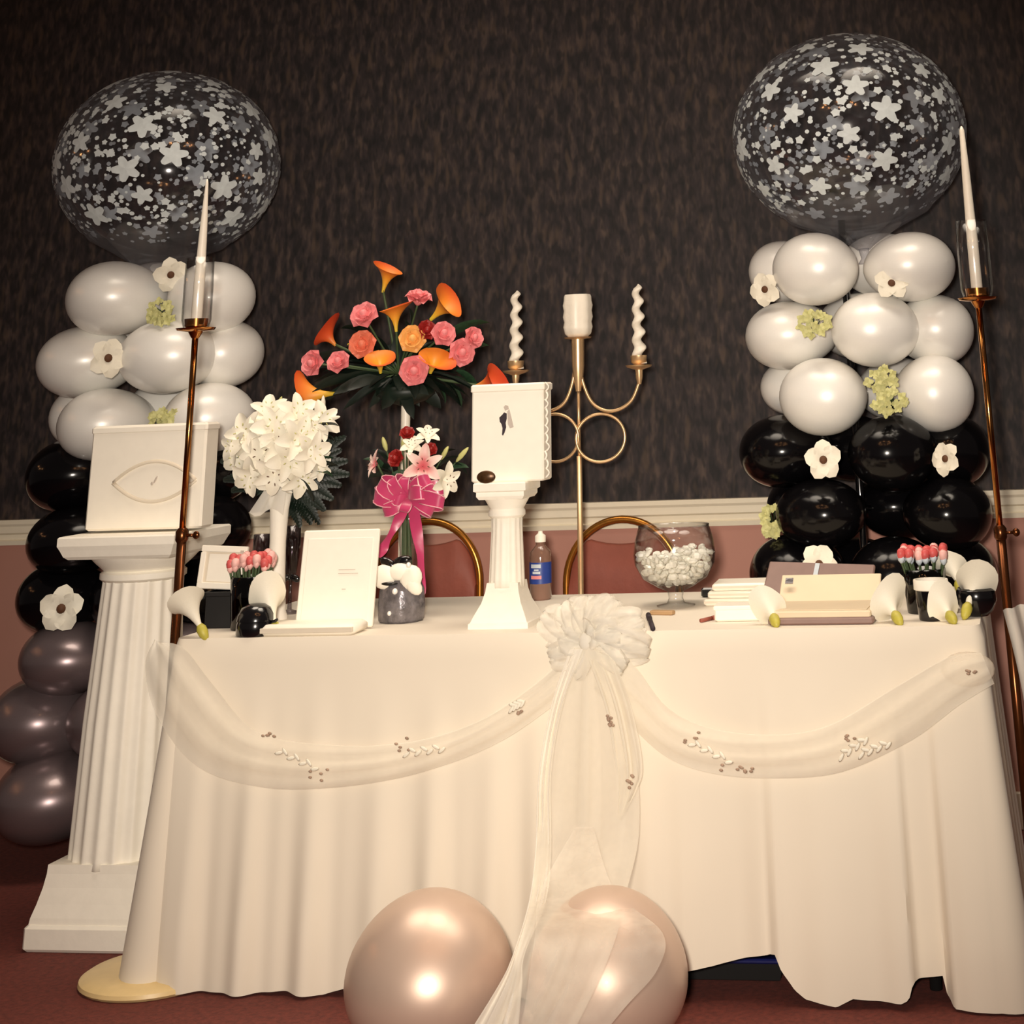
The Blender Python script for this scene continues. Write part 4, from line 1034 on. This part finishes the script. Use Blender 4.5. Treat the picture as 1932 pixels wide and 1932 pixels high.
# small white picture frame on a black box, left end
bx = onz(410, 1186, TOP); w, h = size_px(bx, 52, 70)
bo = MB(); bo.box((0, 0, h / 2), (w, w, h), bev=.003); bo.box((0, 0, h - .006), (w + .008, w + .008, .012), bev=.002)
o = bo.build('black_box', 'blackmat', None, (bx.x, bx.y + w / 2, TOP), smooth=False); tag(o, 'black square box at the left end under the small white frame', 'box')
fz = TOP + h
fp = at(414, 1118, bx.y + w / 2); fw_, fh = size_px(fp, 88, 84)
fr = thing('picture_frame', 'small white picture frame standing on the black box', 'picture frame', (fp.x, bx.y + w / 2, fz))
R_ = Matrix.Rotation(-.10, 3, 'X') @ Matrix.Rotation(.05, 3, 'Y')
bar = .016
MB().box(R_ @ Vector((0, 0, bar / 2 + .002)), (fw_, .012, bar), R_, bev=.002).build('frame_bar', 'card', fr, smooth=False)
MB().box(R_ @ Vector((0, 0, fh - bar / 2)), (fw_, .012, bar), R_, bev=.002).build('frame_bar', 'card', fr, smooth=False)
for s_ in (-1, 1): MB().box(R_ @ Vector((s_ * (fw_ / 2 - bar / 2), 0, fh / 2)), (bar, .012, fh - 2 * bar), R_, bev=.002).build('frame_bar', 'card', fr, smooth=False)
MB().box(R_ @ Vector((0, .002, fh / 2)), (fw_ - bar, .005, fh - bar), R_).build('mount', 'cardshade', fr, smooth=False)
MB().box(R_ @ Vector((0, -.0015, fh / 2)), (fw_ * .62, .002, fh * .62), R_).build('picture', 'card', fr, smooth=False)
MB().box(R_ @ Vector((fw_ * .40, -.007, fh * .86)), (.010, .002, .010), R_).build('corner_ornament', 'inkgrey', fr, smooth=False)
MB().box(Vector((0, .030, fh * .36)), (fw_ * .3, .004, fh * .7), Matrix.Rotation(.5, 3, 'X')).build('prop_leg', 'cardshade', fr, smooth=False)

# red and white rosebuds in dark glass pots, and the black pots before them
def rosebuds(label, px, pot_bottom, rim, top, wpx, Y, seed, rough):
    rnd = random.Random(seed); B = Vector((at(px, pot_bottom, Y).x, Y, TOP)); sx, sz = scale_at(at(px, rim, Y)); r = wpx / 2 / sx
    hr = at(px, rim, Y).z - TOP; ht = at(px, top, Y).z - TOP
    t = thing('rosebud_pot', label, 'flower pot', B, 'dark pots of little rosebuds on the table')
    MB().lathe([(r * .80, 0), (r * .82, .004), (r * .9, hr * .6), (r * .94, hr), (r * .88, hr), (r * .85, hr * .6), (r * .75, .008)], 28, cap=False).build('glass_pot', 'darkglass', t)
    MB().lathe([(r * .74, .006), (r * .82, hr * .8)], 20).build('dark_filling', 'blackmat', t)
    k = 0
    for row in range(4):
        for i in range(6):
            x = (i - 2.5) / 2.5 * r * .86 + rnd.uniform(-.003, .003); y = (row - 1.5) / 1.5 * r * .55
            z = ht - rnd.uniform(.010, .018 + rough) + (.006 if row > 1 else 0)
            red = rnd.random() < .6
            bd = MB(); bd.lathe([(.003, -.014), (.0095, -.009), (.0112, 0), (.0095, .008), (.004, .012)], 8, c=(x, y, z), rad=lambda a: 1 + .12 * cos(3 * a))
            b_ = bd.build('rosebud', 'redbud' if red else 'pinkbud', t); b_['label'] = 'red rosebud' if red else 'pale pink rosebud'
            MB().lathe([(.003, -.022), (.0085, -.015), (.0092, -.007)], 8, c=(x, y, z)).build('white_collar', 'labelwhite' if rough < .005 else 'pinkbud', b_)
            stick(t, B + Vector((x, y, z - .02)), B + Vector((x * .6, y * .6, hr * .5)), .003, 'stem')
rosebuds('dark glass pot of red and pink rosebuds, behind the black pot at the left', 470, 1150, 1086, 1040, 74, .16, 2, .010)
rosebuds('dark glass pot of evenly cut red rosebuds at the right end', 1747, 1130, 1072, 1032, 88, .24, 4, .0)
# black rounded pot (left), black pot with white rim (right)
pb = onz(464, 1204, TOP); w, h = size_px(pb, 68, 62)
bp = thing('black_pot', 'glossy black rounded lidded pot at the front edge, left end', 'pot', (pb.x, pb.y + w / 2 + .004, TOP))
MB().lathe([(w * .47, 0), (w * .5, .004), (w * .5, h * .35), (w * .47, h * .48)], 32).build('body', 'blackplastic', bp, sharp=50)
MB().lathe([(w * .50, h * .46), (w * .50, h * .50), (w * .47, h * .66), (w * .38, h * .86), (w * .22, h * .98), (.001, h)], 32).build('lid', 'blackplastic', bp, sharp=50)
MB().tube([(w * .46, -.01, h * .40), (w * .60, -.012, h * .44), (w * .66, -.012, h * .5)], .004, 8).build('handle', 'blackplastic', bp)
pr = onz(1760, 1174, TOP); w, h = size_px(pr, 66, 78)
wp = thing('white_rimmed_pot', 'black glossy pot with broad white rim before the right rosebuds', 'pot', (pr.x, pr.y + w / 2 + .002, TOP))
MB().lathe([(w * .40, 0), (w * .42, .004), (w * .46, h * .5), (w * .47, h * .80), (w * .44, h * .80), (w * .40, .01)], 32, cap=False).build('body', 'blackplastic', wp, sharp=50)
MB().lathe([(w * .475, h * .74), (w * .51, h * .76), (w * .51, h * .98), (w * .50, h), (w * .44, h), (w * .44, h * .76)], 32, cap=False).build('rim', 'card', wp, sharp=50)
MB().lathe([(w * .43, h * .80), (w * .001, h * .82)], 24, cap=False).build('filling', 'blackmat', wp)

# silver wrapped favour with white ribbon and black bow
gp = onz(742, 1178, TOP); w, h = size_px(gp, 80, 104)
sf = thing('wrapped_favour', 'silver grey wrapped favour with white ribbon and black bow, beside the magenta bow', 'gift', (gp.x, gp.y + w / 2, TOP))
mb = MB(); mb.lathe([(w * .46, 0), (w * .5, .006), (w * .52, h * .3), (w * .49, h * .6), (w * .40, h * .78), (w * .30, h * .86)], 36, rad=lambda a: 1 + .03 * sin(9 * a) + .02 * sin(5 * a + 1)); mb.build('wrap', 'silverwrap', sf)
for (x, z, a, k) in [(-.30, .86, .2, .46), (.34, .84, -.35, .44), (.05, .95, 1.4, .30), (.40, .70, -.8, .26)]:
    mb = MB(); mb.ball((x * w, -w * .36, z * h), w * k * .62, w * .12, w * .26, 14, 8, Matrix.Rotation(a, 3, 'Y')); mb.build('white_ribbon_loop', 'card', sf)
for (x, z, a) in [(-.22, 1.10, .5), (.10, 1.14, -.2)]:
    MB().ball((x * w, -w * .30, z * h), w * .24, w * .09, w * .11, 12, 8, Matrix.Rotation(a, 3, 'Y')).build('black_bow_loop', 'blackplastic', sf)
MB().ball((-.14 * w, -w * .44, .74 * h), w * .20, w * .08, .005, 12, 8).build('black_band', 'blackplastic', sf)
for (x, z, r_) in [(.02, .60, .065), (.33, 1.08, .06), (-.10, .20, .05)]:
    MB().ball((x * w, -w * .50, z * h), w * r_, w * r_, w * r_, 10, 8).build('pearl_bead', 'pearl', sf)

# two champagne flutes either side of the white vase
def flute_glass(label, px, topy, Y, r):
    B = Vector((at(px, topy, Y).x, Y, TOP)); h = at(px, topy, Y).z - TOP
    t = thing('champagne_flute', label, 'glass', B, 'smoky champagne flutes beside the white vase')
    MB().lathe([(.030, 0), (.031, .003), (.006, .010), (.004, h * .35), (r * .6, h * .45), (r, h * .7), (r * .92, h), (r * .9, h), (r * .95, h * .7), (r * .5, h * .47), (.001, h * .42)], 28, cap=False).build('glass', 'smoke', t)
    for s_ in (-1, 1): MB().ball((s_ * .016, -.008, h * .40), .017, .006, .009, 10, 8, Matrix.Rotation(s_ * .4, 3, 'Y')).build('ribbon_loop', 'blackplastic', t)
    MB().ball((0, -.010, h * .40), .006, .006, .006, 8, 6).build('ribbon_knot', 'blackplastic', t)
flute_glass('smoky champagne flute with a black bow, just left of the white vase', 494, 1008, .46, .024)
flute_glass('smoky champagne flute with a black bow, just right of the white vase', 553, 992, .46, .024)

# plastic bottle with a blue label
BY = .66
bz = at(1020, 1128, BY); sx, sz = scale_at(bz); r = 20 / sx; h = at(1014, 1002, BY).z - TOP
bt = thing('bottle', 'clear plastic bottle with blue label and white cap behind the small column', 'bottle', (bz.x, BY, TOP))
MB().lathe([(r * .85, 0), (r, .006), (r, h * .62), (r * .92, h * .70), (r * .55, h * .77), (r * .42, h * .80), (r * .42, h * .86)], 32).build('body', 'liquid', bt, sharp=50)
MB().lathe([(r * 1.015, h * .24), (r * 1.015, h * .55)], 40, cap=False).build('label_band', 'labelblue', bt)
lt = MB()
def wrap_bar(mb, a0, a1, z0, z1, rr):
    n = 8; rows = [[Vector((rr * sin(a0 + (a1 - a0) * i / n), -rr * cos(a0 + (a1 - a0) * i / n), z)) for i in range(n + 1)] for z in (z0, z1)]; mb.sheet(rows)
wrap_bar(lt, -.7, .3, h * .47, h * .525, r * 1.03); wrap_bar(lt, -.5, .25, h * .385, h * .42, r * 1.03); wrap_bar(lt, -.35, .1, h * .43, h * .455, r * 1.03); lt.build('label_white_print', 'labelwhite', bt)
lt = MB(); wrap_bar(lt, -.7, .35, h * .31, h * .36, r * 1.03); lt.build('label_pink_print', 'labelpink', bt)
MB().lathe([(r * .50, h * .84), (r * .50, h * .93), (r * .36, h * .95), (r * .22, h * .97), (r * .20, h)], 24).build('cap', 'card', bt, sharp=50)

# snifter bowl full of white wrapped mints
sn = onz(1273, 1148, TOP); SY_ = sn.y + .05
SC_ = at(1273, 1060, SY_); sx, sz = scale_at(SC_); R = 76 / sx; zb = at(1273, 1112, SY_).z - TOP; zt = at(1273, 991, SY_).z - TOP
gs = thing('brandy_glass', 'giant glass brandy bowl holding white mints on the table', 'glass bowl', (SC_.x, SY_, TOP))
H = zt - zb
pr_o = [(.05, 0), (.052, .003), (.024, .008), (.019, zb * .5), (.022, zb - .004), (R * .45, zb + H * .05), (R * .78, zb + H * .18), (R * .97, zb + H * .40), (R, zb + H * .55), (R * .96, zb + H * .78), (R * .86, zt)]
pr_i = [(R * .86 - .003, zt), (R * .96 - .003, zb + H * .78), (R - .003, zb + H * .55), (R * .97 - .003, zb + H * .40), (R * .78 - .003, zb + H * .19), (R * .42, zb + H * .08), (.001, zb + H * .05)]
MB().lathe(pr_o + pr_i, 48, cap=False).build('glass', 'glass', gs)
MB().tube([Vector((R * .86 * cos(2 * pi * i / 48), R * .86 * sin(2 * pi * i / 48), zt)) for i in range(48)], .002, 6, closed=True).build('rim', 'glass', gs)
cy = MB(); rnd = random.Random(21); pts = []
for i in range(5000):
    x, y, z = rnd.uniform(-R, R), rnd.uniform(-R, R), rnd.uniform(zb + H * .09, zb + H * .66)
    q = (z - zb) / H; rad = R * min(.97, (.46 + 1.7 * (q - .05) if q < .28 else .86 + .45 * (q - .28)))
    if x * x + y * y < (rad - .010) ** 2 and z < zb + H * (.60 + .06 * sin(x * 40)) and all((a - x) ** 2 + (b - y) ** 2 + (c_ - z) ** 2 > .0185 ** 2 for a, b, c_ in pts): pts.append((x, y, z))
for p in pts:
    cy.ball(p, .0145, .0065, .0095, 6, 4, Matrix.Rotation(rnd.uniform(0, 3), 3, 'Z') @ Matrix.Rotation(rnd.uniform(0, 3), 3, 'X'))
o = cy.build('wrapped_mints', 'candy', None, gs.location, smooth=False); tag(o, 'heap of small white wrapped mints inside the brandy bowl', 'mints', kind='stuff')

# papers, albums and boxes on the right half
def slab(name, label, cat, px, py, Y, wpx, dep, hgt, z, m, rotz=0, parts=None, tilt=0):
    P = at(px, py, Y); w = wpx / scale_at(P)[0]
    t = thing(name, label, cat, (P.x, Y, z), rotz=rotz)
    if tilt: t.rotation_euler = (tilt, 0, rotz)
    MB().box((0, 0, hgt / 2), (w, dep, hgt), bev=min(.004, hgt * .3)).build('cover', m, t, smooth=False)
    return t, w
for i in range(3):
    t, w = slab('napkin_stack', ['lowest white napkin packet in the stack right of the brandy bowl', 'middle white napkin packet in the stack right of the brandy bowl', 'top white napkin packet in the stack right of the brandy bowl'][i], 'napkins', 1392 + 4 * i, 1120, .50, 112 - 6 * i, .13, .017, TOP + .0005 + .018 * i, 'card', .04 * (i - 1))
    MB().box((0, -.004, .0085), (w * .985, .126, .006)).build('fold_edge', 'cardshade', t, smooth=False)
t, w = slab('favour_box', 'low white favour box at the front, right of the tulle bow', 'box', 1408, 1160, .17, 112, .08, .034, TOP + .0005, 'card', .03)
MB().box((0, -.001, .030), (w + .004, .083, .010), bev=.002).build('lid', 'card', t, smooth=False)
# open cream album with a dark mauve back cover
ab, w = slab('photo_album', 'open cream paged album with mauve cover, leaning at the right', 'album', 1560, 1178, .14, 196, .20, .016, TOP + .0005, 'mauve', -.04)
MB().box((0, -.004, .022), (w * .95, .185, .016), bev=.003).build('page_block', 'page', ab, smooth=False)
MB().box((-w * .01, -.004, .0312), (w * .9, .170, .0016)).build('top_page', 'page', ab, smooth=False)
Rl = Matrix.Rotation(-.95, 3, 'X')
MB().box(Vector((-w * .02, .118, .052)), (w * 1.0, .006, .105), Rl, bev=.002).build('raised_page', 'page', ab, smooth=False)
mb = MB(); mb.box(Vector((-w * .42, .1135, .075)), (.020, .002, .018), Rl); mb.build('grey_blue_motif', 'silverwrap', ab, smooth=False)
P = at(1545, 1110, .42); w2 = 205 / scale_at(P)[0]
mt = thing('guest_book', 'mauve covered book propped behind the open album at the right', 'book', (P.x, .42, TOP), rotz=-.06)
Rm = Matrix.Rotation(-.9, 3, 'X') @ Matrix.Rotation(.06, 3, 'Y')
MB().box(Vector((0, 0, .052)), (w2, .012, .13), Rm, bev=.003).build('cover', 'mauve', mt, smooth=False)
MB().box(Vector((0, .010, .048)), (w2 * .96, .010, .120), Rm, bev=.002).build('page_block', 'page', mt, smooth=False)
MB().box(Vector((-.01, -.006, .058)), (.012, .003, .118), Rm).build('ribbon_marker', 'labelwhite', mt, smooth=False)
# small oddments
P = onz(1366, 1106, TOP); o = MB().box((0, 0, .012), (.048, .03, .024), bev=.004).box((.018, 0, .026), (.016, .02, .010), bev=.003).build('camera', 'blackplastic', None, (P.x + .004, .64, TOP + .0005), smooth=False); tag(o, 'small black object like a compact camera behind the brandy bowl', 'camera')
P = onz(1250, 1160, TOP); o = MB().box((0, 0, .005), (.065, .022, .010), Matrix.Rotation(-.25, 3, 'Z'), bev=.002).build('tan_strip', 'tan', None, (P.x, P.y, TOP + .0005), smooth=False); tag(o, 'short flat tan strip before the brandy bowl', 'card strip')  # flat tan bar on the tabletop
def pen(label, p0, p1, m, r=.0045):
    a, b = onz(*p0, TOP + .005), onz(*p1, TOP + .005); d_ = b - a; t = thing('pen', label, 'pen', a)
    MB().tube([Vector((0, 0, 0)), d_ * .72], r, 10).build('barrel', m, t); MB().tube([d_ * .70, d_ * .98], r * 1.15, 10).build('cap', m, t); MB().tube([d_ * .98, d_ * 1.03], r * .4, 8).build('tip', m, t)
pen('dark pen at the front edge just right of the tulle bow', (1232, 1186), (1223, 1160), 'ink', .006)
pen('short brown pencil lying right of the brandy bowl', (1322, 1171), (1352, 1164), 'vinyl')

# white calla lilies laid along the front edge, green ends to the front
def calla_lay(label, gx, gy, px, py, w_, roll=0.0, Y=.03, z=.012, up=.0):
    """Green stem end at pixel (gx, gy); the white trumpet reaches back to (px, py)."""
    a = at(gx, gy, Y); a.z = max(a.z, TOP + .010); b = at(px, py, Y + .05 + up); b.z = max(b.z, TOP + .03); d_ = b - a; s = d_.length / 1.3
    t = thing('calla_lily', label, 'flower', a, 'white calla lilies laid on the table edge')
    q = aim(d_, roll)
    k = put('spathe', ME['callawhite'], t, (0, 0, 0), q, (s * w_, s * w_, s))
    mb = MB(); mb.lathe([(.003, -.018), (.008, -.012), (.0125, 0), (.013, .014), (.008, .024)], 12, rot=q.to_matrix()); mb.build('green_base', 'yellowgreen', t)
    e = q @ Vector((0, 0, .9 * s)); mb = MB(); mb.tube([q @ Vector((0, 0, .3 * s)), e], [.004, .003], 8); mb.build('spadix', 'yellowgreen', t)
calla_lay('white calla lily at the front left corner with a long green throat', 384, 1203, 352, 1132, 0.95, .3, .0, .012, -.045)
calla_lay('white calla lily just right of the glossy black pot', 520, 1196, 504, 1122, .9, 1.2)
calla_lay('white calla lily before the open album, left of it', 1464, 1192, 1452, 1146, 1.35, .8)
calla_lay('white calla lily before the right end of the open album', 1697, 1194, 1672, 1134, 1.35, 2.0)
calla_lay('white calla lily nearest the right front corner, before the white rimmed pot', 1800, 1204, 1778, 1144, 1.35, 1.5)
calla_lay('white calla lily arching at the right end above the shade bowl', 1822, 1156, 1842, 1096, 1.15, 2.4, .10)
calla_lay('white calla lily behind the right rosebuds, against the black balloons', 1812, 1112, 1796, 1064, 1.0, .4, .22)
P = onz(1846, 1168, TOP); o = MB().lathe([(.026, 0), (.040, .012), (.050, .035), (.048, .055), (.044, .062), (.040, .055), (.040, .03), (.001, .016)], 32, cap=False).build('shade_bowl', 'blackplastic', None, (P.x - .002, P.y + .06, TOP + .0005)); tag(o, 'small black bowl added for the shade at the right end of the table', 'bowl')  # bowl added as a dark stand-in for the pole and tulle shadow
# blue-lidded tub under the hem, its body blackened to stand for the shadow
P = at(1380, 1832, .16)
bl_ = thing('storage_tub', 'tub with a blue lid and a shade-black body on the carpet, just seen under the raised hem', 'storage tub', (P.x - .02, .26, 0))
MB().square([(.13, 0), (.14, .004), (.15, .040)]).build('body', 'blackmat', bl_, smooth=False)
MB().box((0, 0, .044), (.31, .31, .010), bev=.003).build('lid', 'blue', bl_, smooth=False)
